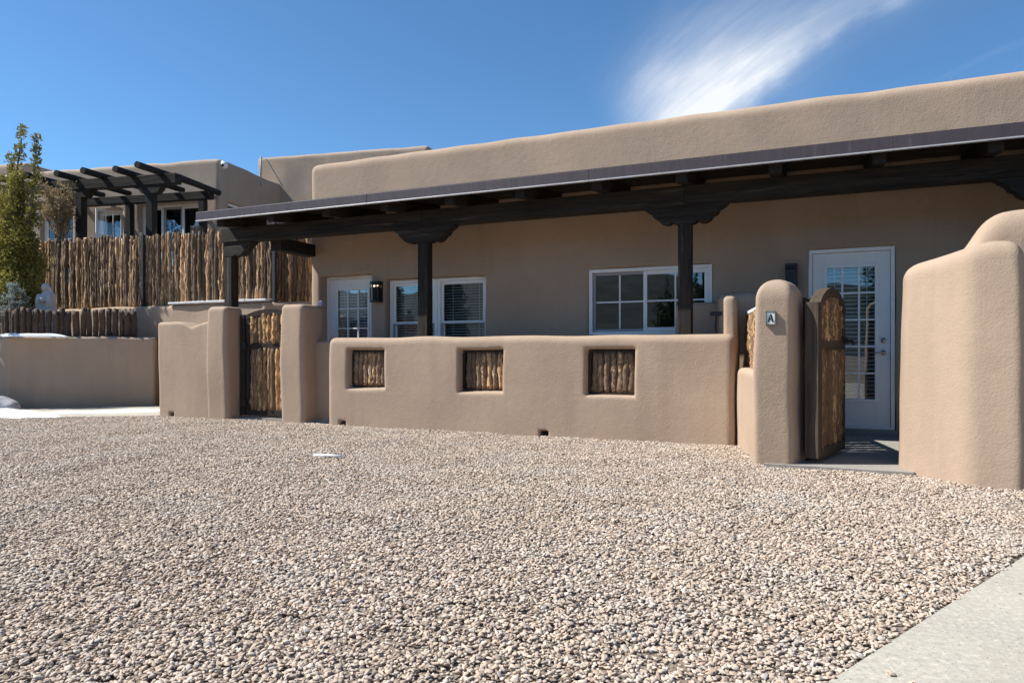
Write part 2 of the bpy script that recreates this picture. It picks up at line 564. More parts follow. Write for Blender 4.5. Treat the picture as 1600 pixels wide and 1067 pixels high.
def rpoly(P, pts, z0, z1, r, rc=None):
    """convex polygon (counter-clockwise) extruded in z and rounded"""
    d = None
    k = r * 0.9 if rc is None else rc
    n = len(pts)
    for i in range(n):
        (ax, ay), (bx, by) = pts[i], pts[(i + 1) % n]
        ex, ey = bx - ax, by - ay
        l = math.hypot(ex, ey)
        nx, ny = ey / l, -ex / l
        q = (P[:, 0] - ax) * nx + (P[:, 1] - ay) * ny
        d = q if d is None else smax(d, q, k)
    zz = np.maximum(P[:, 2] - z1, z0 - P[:, 2]) if not callable(z1) else np.maximum(P[:, 2] - z1(P), z0 - P[:, 2])
    return smax(d, zz, r * 1.5)


def smin(a, b, k):
    h = np.clip(0.5 + 0.5 * (b - a) / k, 0, 1)
    return b + (a - b) * h - k * h * (1 - h)


def smax(a, b, k): return -smin(-a, -b, k)


def sdf_mesh(fn, lo, hi, h):
    lo = np.array(lo, np.float32); hi = np.array(hi, np.float32)
    n = np.ceil((hi - lo) / h).astype(int) + 1
    ax = [lo[i] + h * np.arange(n[i], dtype=np.float32) for i in range(3)]
    V = np.empty(n, np.float32)
    step = max(1, int(600000 // (n[1] * n[2])))
    for i in range(0, n[0], step):
        g = np.stack(np.meshgrid(ax[0][i:i + step], ax[1], ax[2], indexing='ij'), -1)
        V[i:i + step] = fn(g.reshape(-1, 3)).reshape(g.shape[:3])
    # vertices
    sgn = V < 0
    cnt = np.zeros(n - 1, np.int8)
    corners = [(a, b, c) for a in (0, 1) for b in (0, 1) for c in (0, 1)]
    sl = lambda o: tuple(slice(o[i], n[i] - 1 + o[i]) for i in range(3))
    for o in corners: cnt += sgn[sl(o)]
    act = (cnt > 0) & (cnt < 8)
    idx = -np.ones(n - 1, np.int64)
    cells = np.argwhere(act)
    idx[act] = np.arange(len(cells))
    acc = np.zeros((len(cells), 3)); num = np.zeros(len(cells))
    for a in corners:
        for j in range(3):
            if a[j]: continue
            b = list(a); b[j] = 1
            va = V[tuple((cells + a).T)]; vb = V[tuple((cells + b).T)]
            cr = (va < 0) != (vb < 0)
            t = np.where(cr, va / np.where(cr, va - vb, 1), 0)
            p = np.tile(np.array(a, float), (len(cells), 1)); p[:, j] += t
            acc[cr] += p[cr]; num[cr] += 1
    P = (lo + h * (cells + acc / num[:, None])).astype(np.float32)
    for it in range(2):
        e = h * 0.25
        f = fn(P)
        G = np.stack([(fn(P + np.eye(3, dtype=np.float32)[j] * e) - f) / e for j in range(3)], -1)
        g2 = np.maximum((G * G).sum(1), 0.2)
        stepv = -(f / g2)[:, None] * G
        ln = np.linalg.norm(stepv, axis=1)
        stepv *= np.minimum(1, h * 0.6 / np.maximum(ln, 1e-9))[:, None]
        P = P + stepv
    F = []
    for j in range(3):
        k, l = (j + 1) % 3, (j + 2) % 3
        s0 = [slice(None)] * 3; s1 = [slice(None)] * 3
        s0[j] = slice(0, n[j] - 1); s1[j] = slice(1, n[j])
        A = sgn[tuple(s0)]; B = sgn[tuple(s1)]
        e = np.argwhere(A != B)
        e = e[(e[:, k] > 0) & (e[:, l] > 0) & (e[:, k] < n[k] - 1) & (e[:, l] < n[l] - 1)]
        if not len(e): continue
        flip = ~A[tuple(e.T)]
        def at(dk, dl):
            c = e.copy(); c[:, k] += dk; c[:, l] += dl
            return idx[tuple(c.T)]
        q = np.stack([at(-1, -1), at(0, -1), at(0, 0), at(-1, 0)], -1)
        q[flip] = q[flip][:, ::-1]
        F.append(q)
    F = np.concatenate(F)
    F = F[(F >= 0).all(1)]
    me = bpy.data.meshes.new('adobe')
    me.vertices.add(len(P)); me.vertices.foreach_set('co', P.astype(np.float32).ravel())
    me.loops.add(F.size); me.loops.foreach_set('vertex_index', F.ravel().astype(np.int32))
    me.polygons.add(len(F))
    me.polygons.foreach_set('loop_start', np.arange(0, F.size, 4, dtype=np.int32))
    me.polygons.foreach_set('loop_total', np.full(len(F), 4, np.int32))
    me.polygons.foreach_set('use_smooth', np.ones(len(F), bool))
    me.update(calc_edges=True)
    me.validate()
    return me


def adobe(name, fn, lo, hi, h, mat='stucco', parent=None, amp=0.02):
    me = sdf_mesh(lambda P: fn(P + wob(P, amp)), lo, hi, h)
    return link(name, me, mat, parent)


# ------------------------------------------------------------------ ground, gravel, concrete
def grid_sheet(name, mat, size, z, n=8):
    b = bmesh.new()
    bmesh.ops.create_grid(b, x_segments=n, y_segments=n, size=size)
    me = bpy.data.meshes.new(name); b.to_mesh(me); b.free()
    o = link(name, me, mat); o.location.z = z
    return tag(o, kind='structure')


grid_sheet('ground', 'ground_soil', 700, -0.006, 16)

# concrete drive: edge runs from (0.06, 2.33) to (0.91, 4.03)
drive = MB()
drive.prism([(-1.19, -0.2), (0.03, 2.325), (0.42, 3.11), (0.878, 4.03), (1.57, 5.42), (9, 5.42), (9, -6), (-1.19, -6)], -0.10, 0.006, 'Z')
bmesh.ops.bevel(drive.bm, geom=[e for e in drive.bm.edges if all(v.co.z > 0 for v in e.verts)], offset=0.008, segments=2, affect='EDGES')
tag(drive.build('driveway', 'concrete'), kind='structure')

patio = MB()
patio.prism([(-9.3, 7.95), (-0.5, 7.95), (-0.42, 6.44), (0.72, 6.44), (0.9, 7.2), (8, 7.2), (8, 9.3), (-9.3, 9.3)], -0.10, 0.03, 'Z')
tag(patio.build('patio', 'patio_concrete'), kind='structure')

path = MB()
path.prism([(-9.44, 7.70), (-9.30, 9.45), (-11.25, 9.20), (-12.9, 7.75), (-14.5, 7.4), (-15.5, 5.6), (-11.5, 6.6), (-10.3, 7.15)], -0.09, 0.008, 'Z')
tag(path.build('path', 'concrete'), kind='structure')


def gravel():
    re_ = random.Random(6)
    EDGE = []
    for k in range(41):                      # ragged edge spilling onto the slab
        t_ = k / 40; w_ = re_.uniform(-0.03, 0.012)
        EDGE.append((-0.525 + 2.05 * t_ + w_ * 0.89, 1.19 + 4.12 * t_ - w_ * 0.45))
    # bed outline: everything in front of the walls and left of the drive
    pts = [(-17, 3.2), (-3.5, 0.4), (-0.893, 0.4)] + EDGE + [(1.60, 5.42), (3.2, 5.44), (3.2, 6.35), (1.5, 6.35), (0.62, 6.55),
           (0.66, 6.43), (-0.30, 6.43), (-0.45, 7.0), (-0.7, 7.85), (-9.44, 7.85), (-9.44, 7.75), (-10.3, 7.15), (-11.5, 6.6), (-15.5, 5.6), (-17, 5.2)]
    b = bmesh.new()
    f = b.faces.new([b.verts.new((x, y, 0.0)) for x, y in pts])
    rr_ = random.Random(12)
    for k in range(16):                      # single strays on the slab
        t_ = rr_.random(); off = 0.03 + abs(rr_.gauss(0, 0.10))
        x_, y_ = -0.1 + 1.6 * t_ + off * 0.89, 2.0 + 3.2 * t_ - off * 0.45
        a_ = 0.008
        b.faces.new([b.verts.new((x_ + dx * a_, y_ + dy * a_, 0.012)) for dx, dy in ((-1, -1), (1, -1), (1, 1), (-1, 1))])
    bmesh.ops.triangulate(b, faces=[f])
    me = bpy.data.meshes.new('gravel'); b.to_mesh(me); b.free()
    o = link('gravel', me, 'pebble')
    tag(o, 'tan and grey river pebbles covering the yard before the courtyard wall', 'gravel', kind='stuff')
    ng = bpy.data.node_groups.new('pebbles', 'GeometryNodeTree')
    ng.interface.new_socket('Geometry', in_out='INPUT', socket_type='NodeSocketGeometry')
    ng.interface.new_socket('Geometry', in_out='OUTPUT', socket_type='NodeSocketGeometry')
    N, L = ng.nodes, ng.links
    gi = N.new('NodeGroupInput'); go = N.new('NodeGroupOutput')
    ds = N.new('GeometryNodeDistributePointsOnFaces'); ds.distribute_method = 'RANDOM'
    ds.inputs['Density'].default_value = 5400
    # mounded, raked surface: pebble height follows soft noise plus pile jitter
    L.new(gi.outputs[0], ds.inputs['Mesh'])
    pos = N.new('GeometryNodeInputPosition')
    nz = N.new('ShaderNodeTexNoise'); nz.inputs['Scale'].default_value = 1.4; nz.inputs['Detail'].default_value = 2
    L.new(pos.outputs[0], nz.inputs['Vector'])
    rv = N.new('FunctionNodeRandomValue'); rv.data_type = 'FLOAT'; rv.inputs[2].default_value = -0.006; rv.inputs[3].default_value = 0.006
    ma = N.new('ShaderNodeMath'); ma.operation = 'MULTIPLY_ADD'
    L.new(nz.outputs[0], ma.inputs[0]); ma.inputs[1].default_value = 0.05; ma.inputs[2].default_value = -0.022
    ad = N.new('ShaderNodeMath'); ad.operation = 'ADD'
    L.new(ma.outputs[0], ad.inputs[0]); L.new(rv.outputs[1], ad.inputs[1])
    cx = N.new('ShaderNodeCombineXYZ'); L.new(ad.outputs[0], cx.inputs[2])
    sp = N.new('GeometryNodeSetPosition')
    L.new(ds.outputs['Points'], sp.inputs['Geometry']); L.new(cx.outputs[0], sp.inputs['Offset'])
    jn = N.new('GeometryNodeJoinGeometry')
    shapes = [(1.0, 0.78, 0.46), (1.15, 0.72, 0.36), (0.9, 0.85, 0.52), (1.35, 0.66, 0.40), (1.05, 0.9, 0.34), (1.15, 0.6, 0.48)]
    for k, scl in enumerate(shapes):
        ic = N.new('GeometryNodeMeshIcoSphere'); ic.inputs['Radius'].default_value = 1.0; ic.inputs['Subdivisions'].default_value = 2
        p2 = N.new('GeometryNodeInputPosition')
        off = N.new('ShaderNodeVectorMath'); off.operation = 'ADD'; off.inputs[1].default_value = (k * 7.3, k * 3.1, k * 5.7)
        L.new(p2.outputs[0], off.inputs[0])
        n2 = N.new('ShaderNodeTexNoise'); n2.inputs['Scale'].default_value = 0.9; n2.inputs['Detail'].default_value = 1.5
        L.new(off.outputs[0], n2.inputs['Vector'])
        sb = N.new('ShaderNodeVectorMath'); sb.operation = 'SUBTRACT'; sb.inputs[1].default_value = (0.5, 0.5, 0.5)
        L.new(n2.outputs[1], sb.inputs[0])
        sc = N.new('ShaderNodeVectorMath'); sc.operation = 'SCALE'; sc.inputs['Scale'].default_value = 1.5
        L.new(sb.outputs[0], sc.inputs[0])
        s2 = N.new('GeometryNodeSetPosition')
        L.new(ic.outputs[0], s2.inputs['Geometry']); L.new(sc.outputs[0], s2.inputs['Offset'])
        tr = N.new('GeometryNodeTransform'); tr.inputs['Scale'].default_value = scl
        L.new(s2.outputs[0], tr.inputs['Geometry'])
        sh = N.new('GeometryNodeSetShadeSmooth'); L.new(tr.outputs[0], sh.inputs[0])
        sm = N.new('GeometryNodeSetMaterial'); sm.inputs['Material'].default_value = M['pebble']
        L.new(sh.outputs[0], sm.inputs['Geometry'])
        g2 = N.new('GeometryNodeGeometryToInstance'); L.new(sm.outputs[0], g2.inputs[0])
        L.new(g2.outputs[0], jn.inputs[0])
    io = N.new('GeometryNodeInstanceOnPoints')
    io.inputs['Pick Instance'].default_value = True
    L.new(sp.outputs[0], io.inputs['Points']); L.new(jn.outputs[0], io.inputs['Instance'])
    ri = N.new('FunctionNodeRandomValue'); ri.data_type = 'INT'; ri.inputs[4].default_value = 0; ri.inputs[5].default_value = len(shapes) - 1
    ri.inputs['Seed'].default_value = 3
    L.new(ri.outputs[2], io.inputs['Instance Index'])
    rr = N.new('FunctionNodeRandomValue'); rr.data_type = 'FLOAT_VECTOR'
    rr.inputs[0].default_value = (-0.55, -0.55, 0); rr.inputs[1].default_value = (0.55, 0.55, 6.28); rr.inputs['Seed'].default_value = 5
    L.new(rr.outputs[0], io.inputs['Rotation'])
    rs = N.new('FunctionNodeRandomValue'); rs.data_type = 'FLOAT'; rs.inputs[2].default_value = 0.0; rs.inputs[3].default_value = 1.0
    rs.inputs['Seed'].default_value = 9
    pw = N.new('ShaderNodeMath'); pw.operation = 'POWER'; pw.inputs[1].default_value = 2.0
    L.new(rs.outputs[1], pw.inputs[0])
    mr = N.new('ShaderNodeMath'); mr.operation = 'MULTIPLY_ADD'; mr.inputs[1].default_value = 0.0078; mr.inputs[2].default_value = 0.0060
    L.new(pw.outputs[0], mr.inputs[0])
    L.new(mr.outputs[0], io.inputs['Scale'])
    L.new(io.outputs[0], go.inputs[0])
    md = o.modifiers.new('pebbles', 'NODES'); md.node_group = ng


gravel()

# hills seen only as reflections in the windows
def hills():
    n = 90
    b = bmesh.new()
    rows = []
    prof = [(170, -0.5), (230, 4), (300, 0.55), (360, 1.0), (430, 0.8), (520, -0.5)]
    for i in range(n):
        th = R(150) + R(240) * i / (n - 1)
        hgt = 34 + 9 * math.sin(i * 0.21) + 5 * math.sin(i * 0.53 + 1) + 3 * math.sin(i * 1.3) + random.uniform(-1, 1)
        row = []
        for (rad, f) in prof:
            z = f * hgt if abs(f) <= 1 and f > 0 else f
            row.append(b.verts.new((rad * math.cos(th), rad * math.sin(th), z)))
        rows.append(row)
    for i in range(n - 1):
        for k in range(len(prof) - 1):
            b.faces.new((rows[i][k], rows[i][k + 1], rows[i + 1][k + 1], rows[i + 1][k]))
    bmesh.ops.recalc_face_normals(b, faces=b.faces[:])
    me = bpy.data.meshes.new('hills'); b.to_mesh(me); b.free()
    tag(link('hills', me, 'hill', smooth=True), kind='structure')


hills()

# ------------------------------------------------------------------ the casita
YW = 9.10
ZC = 4.07
house = empty('adobe_house', (0, YW, 0))
tag(house, 'long flat roofed tan adobe house with dark timber porch and white framed windows', 'house')
HP = Vector((0, YW, 0))


def hp(o):                                     # parts are modelled in world space: keep them there
    o.location -= HP
    return o


DOORS = [(-7.37, -6.38, 0.10, 2.23), (-0.09, 0.83, 0.10, 2.225)]
WINS = [(-6.10, -4.40, 0.72, 2.115), (-2.84, -1.21, 1.225, 2.118)]


def house_fn(P):
    # parapet leans back a little and is thick and round on top
    d = rbox(P, -7.60, 7.5, YW, YW + 0.42, -0.3, ZC, 0.13)
    # sharper arrises low down
    for (x0, x1, z0, z1) in DOORS + WINS:
        d = smax(d, -rbox(P, x0, x1, YW - 0.3, YW + 0.8, z0 - (0.3 if z0 < 0.2 else 0), z1, 0.01), 0.022)
    return d


hp(adobe('wall', house_fn, (-7.75, YW - 0.12, -0.2), (7.65, YW + 0.56, ZC + 0.14), 0.034, parent=house, amp=0.022))

b = MB()
b.box(-7.52, -7.2, YW + 0.36, 15.2, -0.2, ZC - 0.12)
b.box(-7.2, 7.4, 14.9, 15.2, -0.2, ZC - 0.12)
b.box(7.1, 7.4, YW + 0.38, 14.9, -0.2, ZC - 0.12)
hp(b.build('outer_wall', 'stucco', house))
b = MB(); b.box(-7.22, 7.12, YW + 0.41, 14.92, 3.15, 3.4)
hp(b.build('flat_roof', 'roofing', house))
b = MB(); b.box(-7.2, 7.1, YW + 0.41, 14.9, 0.02, 0.06); b.box(-7.2, 7.1, YW + 2.6, YW + 2.7, 0.06, 3.15)
b.box(-3.6, -3.5, YW + 0.43, YW + 2.6, 0.06, 3.15)
hp(b.build('interior', 'interior', house))


def pane(par, x0, x1, z0, z1, y):
    b = MB(); b.box(x0, x1, y, y + 0.006, z0, z1)
    return b.build('pane', 'glass', par)


def frame_rect(b, x0, x1, z0, z1, y0, y1, w, bev=0.004, wb=None):
    wb = wb or w
    b.box(x0, x0 + w, y0, y1, z0, z1, bev=bev); b.box(x1 - w, x1, y0, y1, z0, z1, bev=bev)
    b.box(x0 + w, x1 - w, y0 + 0.0015, y1 - 0.0015, z0, z0 + wb, bev=bev); b.box(x0 + w, x1 - w, y0 + 0.0015, y1 - 0.0015, z1 - w, z1, bev=bev)


def blind(par, x0, x1, z0, z1, y, tilt, step=0.042, cord=True, mat='blind'):
    b = MB()
    z = z1 - 0.03
    while z > z0 + 0.01:
        m = Matrix.Translation((0, y, z)) @ Matrix.Rotation(R(tilt + random.uniform(-1.5, 1.5)), 4, 'X')
        b.box(x0, x1, -0.022, 0.022, -0.0012, 0.0012, m=m)
        z -= step
    b.box(x0, x1, y - 0.02, y + 0.02, z1 - 0.02, z1 + 0.03)
    if cord:
        for f in (0.2, 0.8):
            x = x0 + (x1 - x0) * f
            b.box(x - 0.004, x + 0.004, y - 0.024, y - 0.022, z0, z1)
    return b.build('blind', mat, par)


def lever(par, x, y, z, side):
    b = MB()
    b.tube([(x, y, z), (x, y - 0.012, z)], 0.028, 16); b.tube([(x, y - 0.01, z), (x, y - 0.055, z)], 0.010, 10)
    b.tube([(x, y - 0.052, z), (x + side * 0.03, y - 0.056, z + 0.002), (x + side * 0.12, y - 0.05, z - 0.004)], [0.011, 0.010, 0.007], 10)
    b.build('lever_handle', 'nickel', par, True)
    b = MB(); b.tube([(x, y, z + 0.14), (x, y - 0.016, z + 0.14)], [0.030, 0.027], 16); b.tube([(x, y - 0.015, z + 0.14), (x, y - 0.022, z + 0.14)], 0.014, 12)
    b.build('deadbolt', 'nickel', par, True)


def french_door(x0, x1, z0, z1, yset, hs, tilt):
    """door frame and leaf filling an opening; the leaf is the part, panes and hardware its pieces"""
    fy = YW + yset
    b = MB(); frame_rect(b, x0, x1, z0, z1, fy, fy + 0.11, 0.042)
    fr = hp(b.build('door_frame', 'white_paint', house))
    lx0, lx1, lz0, lz1 = x0 + 0.046, x1 - 0.046, z0 + 0.035, z1 - 0.046
    ly = fy + 0.03
    st, top, bot = 0.145, 0.165, 0.30
    gx0, gx1, gz0, gz1 = lx0 + st, lx1 - st, lz0 + bot, lz1 - top
    b = MB()
    b.box(lx0, gx0, ly, ly + 0.045, lz0, lz1, bev=0.003); b.box(gx1, lx1, ly, ly + 0.045, lz0, lz1, bev=0.003)
    b.box(gx0, gx1, ly + 0.001, ly + 0.044, lz0, gz0, bev=0.003); b.box(gx0, gx1, ly + 0.001, ly + 0.044, gz1, lz1, bev=0.003)
    door = hp(b.build('door', 'door_paint', house))
    b = MB(); frame_rect(b, gx0 - 0.022, gx1 + 0.022, gz0 - 0.022, gz1 + 0.022, ly - 0.010, ly + 0.004, 0.035, 0.003)
    b.build('glazing_bead', 'white_paint', door)
    nx, nz = 3, 5
    b = MB()
    for i in range(1, nx):
        x = gx0 + (gx1 - gx0) * i / nx; b.box(x - 0.0105, x + 0.0105, ly + 0.002, ly + 0.036, gz0 + 0.01, gz1 - 0.01)
    for j in range(1, nz):
        z = gz0 + (gz1 - gz0) * j / nz; b.box(gx0 + 0.01, gx1 - 0.01, ly + 0.0035, ly + 0.0345, z - 0.0105, z + 0.0105)
    b.build('muntins', 'white_paint', door)
    for i in range(nx):
        for j in range(nz):
            pane(door, gx0 + (gx1 - gx0) * i / nx + 0.003, gx0 + (gx1 - gx0) * (i + 1) / nx - 0.003,
                 gz0 + (gz1 - gz0) * j / nz + 0.003, gz0 + (gz1 - gz0) * (j + 1) / nz - 0.003, ly + 0.016)
    blind(door, gx0 - 0.02, gx1 + 0.02, gz0 - 0.02, gz1 + 0.02, ly + 0.075, tilt, 0.048)
    lever(door, (lx1 - 0.07) if hs > 0 else (lx0 + 0.07), ly, lz0 + 0.86, -hs)
    b = MB(); b.box(lx0, lx1, ly - 0.004, ly + 0.03, z0 + 0.006, z0 + 0.034)
    b.build('door_sweep', 'rubber', door)
    b = MB(); b.box(x0 - 0.02, x1 + 0.02, fy - 0.10 if yset > 0.1 else fy - 0.06, fy + 0.3, 0.028, z0 - 0.002, bev=0.004)
    hp(b.build('door_sill', 'patio_concrete', house))
    return door


french_door(-7.37, -6.38, 0.10, 2.225, 0.17, -1, 44)
french_door(-0.088, 0.828, 0.10, 2.222, 0.02, 1, 26)


def double_hung(x0, x1, z0, z1, yset, tilt):
    fy = YW + yset
    b = MB(); frame_rect(b, x0, x1, z0, z1, fy, fy + 0.09, 0.05)
    w = hp(b.build('window', 'white_paint', house))
    zm = z0 + (z1 - z0) * 0.52
    ix0, ix1 = x0 + 0.052, x1 - 0.052
    b = MB(); frame_rect(b, ix0, ix1, zm - 0.02, z1 - 0.052, fy + 0.02, fy + 0.05, 0.042)
    b.build('sash', 'white_paint', w)
    b = MB(); frame_rect(b, ix0, ix1, z0 + 0.052, zm + 0.02, fy + 0.052, fy + 0.082, 0.042)
    b.build('sash', 'white_paint', w)
    pane(w, ix0 + 0.03, ix1 - 0.03, zm + 0.01, z1 - 0.08, fy + 0.034)
    pane(w, ix0 + 0.03, ix1 - 0.03, z0 + 0.08, zm - 0.01, fy + 0.066)
    # insect screen frame on the lower half
    b = MB(); frame_rect(b, ix0 + 0.002, ix1 - 0.002, z0 + 0.054, zm - 0.004, fy + 0.008, fy + 0.018, 0.022, 0.002)
    b.build('screen', 'screen_frame', w)
    blind(w, ix0, ix1, z0 + 0.06, z1 - 0.06, fy + 0.15, tilt)


double_hung(-6.098, -5.252, 0.722, 2.112, 0.10, 24)
double_hung(-5.248, -4.402, 0.722, 2.112, 0.10, 24)


def slider(x0, x1, z0, z1, yset):
    fy = YW + yset
    b = MB(); frame_rect(b, x0, x1, z0, z1, fy, fy + 0.09, 0.045)
    w = hp(b.build('window', 'white_paint', house))
    xm = (x0 + x1) / 2 - 0.05
    for (a, c, yo, mat) in ((x0 + 0.047, xm + 0.02, 0.045, 'screen_frame'), (xm - 0.02, x1 - 0.047, 0.012, 'white_paint')):
        b = MB(); frame_rect(b, a, c, z0 + 0.047, z1 - 0.047, fy + yo, fy + yo + 0.03, 0.05 if mat == 'white_paint' else 0.034)
        b.build('sash', mat, w)
        gx0, gx1, gz0, gz1 = a + 0.04, c - 0.04, z0 + 0.087, z1 - 0.087
        xc, zc = (gx0 + gx1) / 2, (gz0 + gz1) / 2
        b = MB(); b.box(xc - 0.010, xc + 0.010, fy + yo + 0.006, fy + yo + 0.024, gz0, gz1); b.box(gx0, gx1, fy + yo + 0.0075, fy + yo + 0.0225, zc - 0.010, zc + 0.010)
        b.build('muntins', 'white_paint', w)
        for i in range(2):
            for j in range(2):
                pane(w, gx0 - 0.004 + (xc - gx0) * i, gx0 + (xc - gx0) * (i + 1) + 0.004 * i, gz0 - 0.004 + (zc - gz0) * j, gz0 + (zc - gz0) * (j + 1) + 0.004 * j, fy + yo + 0.013)


slider(-2.838, -1.212, 1.227, 2.116, 0.012)

# ---- porch: posts, corbels, beams, rafters, roof (all fixed to the house)
PX = [-8.35, -4.87, -1.39, 2.09, 5.57]
PY = 8.20


def corbel_half():
    return [(0.075, 0.0), (0.11, 0.0), (0.135, 0.022), (0.155, 0.022), (0.17, 0.008), (0.20, 0.002), (0.235, 0.006), (0.275, 0.024),
            (0.305, 0.052), (0.322, 0.078), (0.345, 0.080), (0.360, 0.095), (0.378, 0.128), (0.395, 0.150), (0.418, 0.152), (0.430, 0.170),
            (0.450, 0.172), (0.462, 0.192), (0.478, 0.196), (0.480, 0.212)]


for i, x in enumerate(PX):
    b = MB(); b.box(x - 0.074, x + 0.074, PY - 0.074, PY + 0.074, 0.028, 2.478, bev=0.007)
    post = hp(b.build('post', 'stain_post', house))
    h = corbel_half()
    prof = [(x + a, 2.478 + z) for a, z in h]
    if i == 0: left = [(x - 0.078, 2.690), (x - 0.078, 2.478)]
    else: left = [(x - a, 2.478 + z) for a, z in h[::-1]]
    b = MB(); b.prism(prof[:-1] + [(prof[-1][0], 2.690)] + ([(left[0][0], 2.690)] + left[1:]), PY - 0.078, PY + 0.078, 'Y')
    b.build('corbel', 'stain_beam', post)

xs = [-8.47, -4.87, -1.39, 2.09, 6.4]
for a, c in zip(xs[:-1], xs[1:]):
    b = MB(); b.box(a + 0.001, c - 0.001, PY - 0.10, PY + 0.10, 2.692, 2.905, bev=0.006)
    hp(b.build('beam', 'stain_beam', house))
b = MB(); b.box(-7.66, -7.46, PY + 0.102, YW + 0.05, 2.55, 2.74, bev=0.005)
hp(b.build('cross_beam', 'stain_rafter', house))

SL = 0.14                                       # roof rises 0.14 per metre towards the wall


def zr(y): return 2.908 + SL * (y - (PY - 0.10))


rx = [-1.357 + 0.963 * k for k in range(-6, 9)]
b = MB()
y0, y1 = 7.735, YW + 0.03
b.prism([(y0, zr(y0)), (y1, zr(y1)), (y1, zr(y1) + 0.135), (y0, zr(y0) + 0.135)], -0.064, 0.064, 'X')
bmesh.ops.bevel(b.bm, geom=b.bm.edges[:], offset=0.006, segments=2, affect='EDGES')
rme = b.mesh('rafter')
for x in rx:
    o = link('rafter', rme, 'stain_rafter', house); o.location = Vector((x, 0, 0)) - HP
# decking boards run along X; roof's left end is shaped, cut back to let sun onto the house corner
def xl(y): return -8.42 + 0.03 * max(0, min(y, 8.62) - 7.66) + 1.35 * max(0, y - 8.62)


def roof_piece(ya, yb, za, zb, th, left, right):
    b = MB()
    v = [b.bm.verts.new(p) for p in ((left(ya), ya, za), (right, ya, za), (right, yb, zb), (left(yb), yb, zb),
                                     (left(ya), ya, za + th), (right, ya, za + th), (right, yb, zb + th), (left(yb), yb, zb + th))]
    for q in ((0, 3, 2, 1), (4, 5, 6, 7), (0, 1, 5, 4), (1, 2, 6, 5), (2, 3, 7, 6), (3, 0, 4, 7)): b.bm.faces.new([v[k] for k in q])
    return b


b = MB(); y1 = 8.62
b.prism([(y0, zr(y0)), (y1, zr(y1)), (y1, zr(y1) + 0.135), (y0, zr(y0) + 0.135)], -0.064, 0.064, 'X')
o = b.build('rafter', 'stain_rafter', house); o.location = Vector((-8.098, 0, 0)) - HP
nb = 8
ys_ = [7.70 + (YW + 0.02 - 7.70) * k / nb for k in range(nb + 1)]
for ya, yb in zip(ys_[:-1], ys_[1:]):
    hp(roof_piece(ya, yb - 0.006, zr(ya) + 0.137, zr(yb) + 0.137, 0.023, xl, 6.5).build('deck_board', 'stain_beam', house))
ys_ = [7.66, 8.62, YW + 0.03]
for ya, yb in zip(ys_[:-1], ys_[1:]):
    hp(roof_piece(ya, yb, zr(ya) + 0.164, zr(yb) + 0.164, 0.024, lambda y: xl(y) - 0.03, 6.52).build('porch_roof', 'roofing', house))
# fascia in lengths with lapped joints
fx = [-8.48, -5.42, -2.38, 0.68, 3.7, 6.54]
for a, c in zip(fx[:-1], fx[1:]):
    b = MB(); b.box(a + 0.001, c - 0.001, 7.632, 7.655, 2.958, 3.078, bev=0.003); b.box(a + 0.001, c - 0.001, 7.634, 7.70, 3.0785, 3.084)
    f = hp(b.build('fascia', 'fascia_metal', house))
    b = MB(); b.box(a + 0.001, c - 0.001, 7.622, 7.66, 2.942, 2.9565, bev=0.002)
    b.build('drip_edge', 'drip_edge', f)
# ---- wall lanterns
def sconce(x, zc, lit, label, w=0.075):
    e = empty('wall_lantern', (x, YW - 0.001, zc - 0.16))
    tag(e, label, 'lantern')
    b = MB(); b.box(-w, w, -0.02, 0.0, 0, 0.32, bev=0.003); b.build('backplate', 'black_iron', e)
    b = MB(); b.box(-w, w, -0.13, -0.021, 0.285, 0.32, bev=0.004); b.box(-w * 0.7, w * 0.7, -0.10, -0.021, 0.265, 0.285); b.build('cap', 'black_iron', e)
    b = MB(); b.box(-w, w, -0.13, -0.021, 0.0, 0.022, bev=0.003); b.build('base', 'black_iron', e)
    for sx in (-1, 1):
        b = MB(); b.box(sx * w - 0.006 * (sx + 1), sx * w + 0.006 * (1 - sx), -0.13, -0.118, 0.022, 0.285); b.build('frame_bar', 'black_iron', e)
    b = MB(); b.box(-w * 0.62, w * 0.62, -0.095, -0.03, 0.022, 0.235, bev=0.004); b.build('shade', 'black_iron', e)
    b = MB(); b.box(-w * 0.80, w * 0.80, -0.122, -0.119, 0.024, 0.284 if lit else 0.25); b.build('pane' if lit else 'front_panel', 'glass' if lit else 'black_iron', e)
    if lit:
        for sx in (-0.032, 0.032):
            bb = bmesh.new(); bmesh.ops.create_icosphere(bb, subdivisions=2, radius=0.014, matrix=Matrix.Translation((sx, -0.075, 0.252)))
            me = bpy.data.meshes.new('bulb'); bb.to_mesh(me); bb.free()
            link('bulb', me, 'bulb_glow', e, True)


sconce(-6.235, 1.93, True, 'black box lantern with two lit bulbs beside the white door')
sconce(-0.277, 1.90, False, 'tall black box lantern on the wall above the lettered pillar', 0.067)

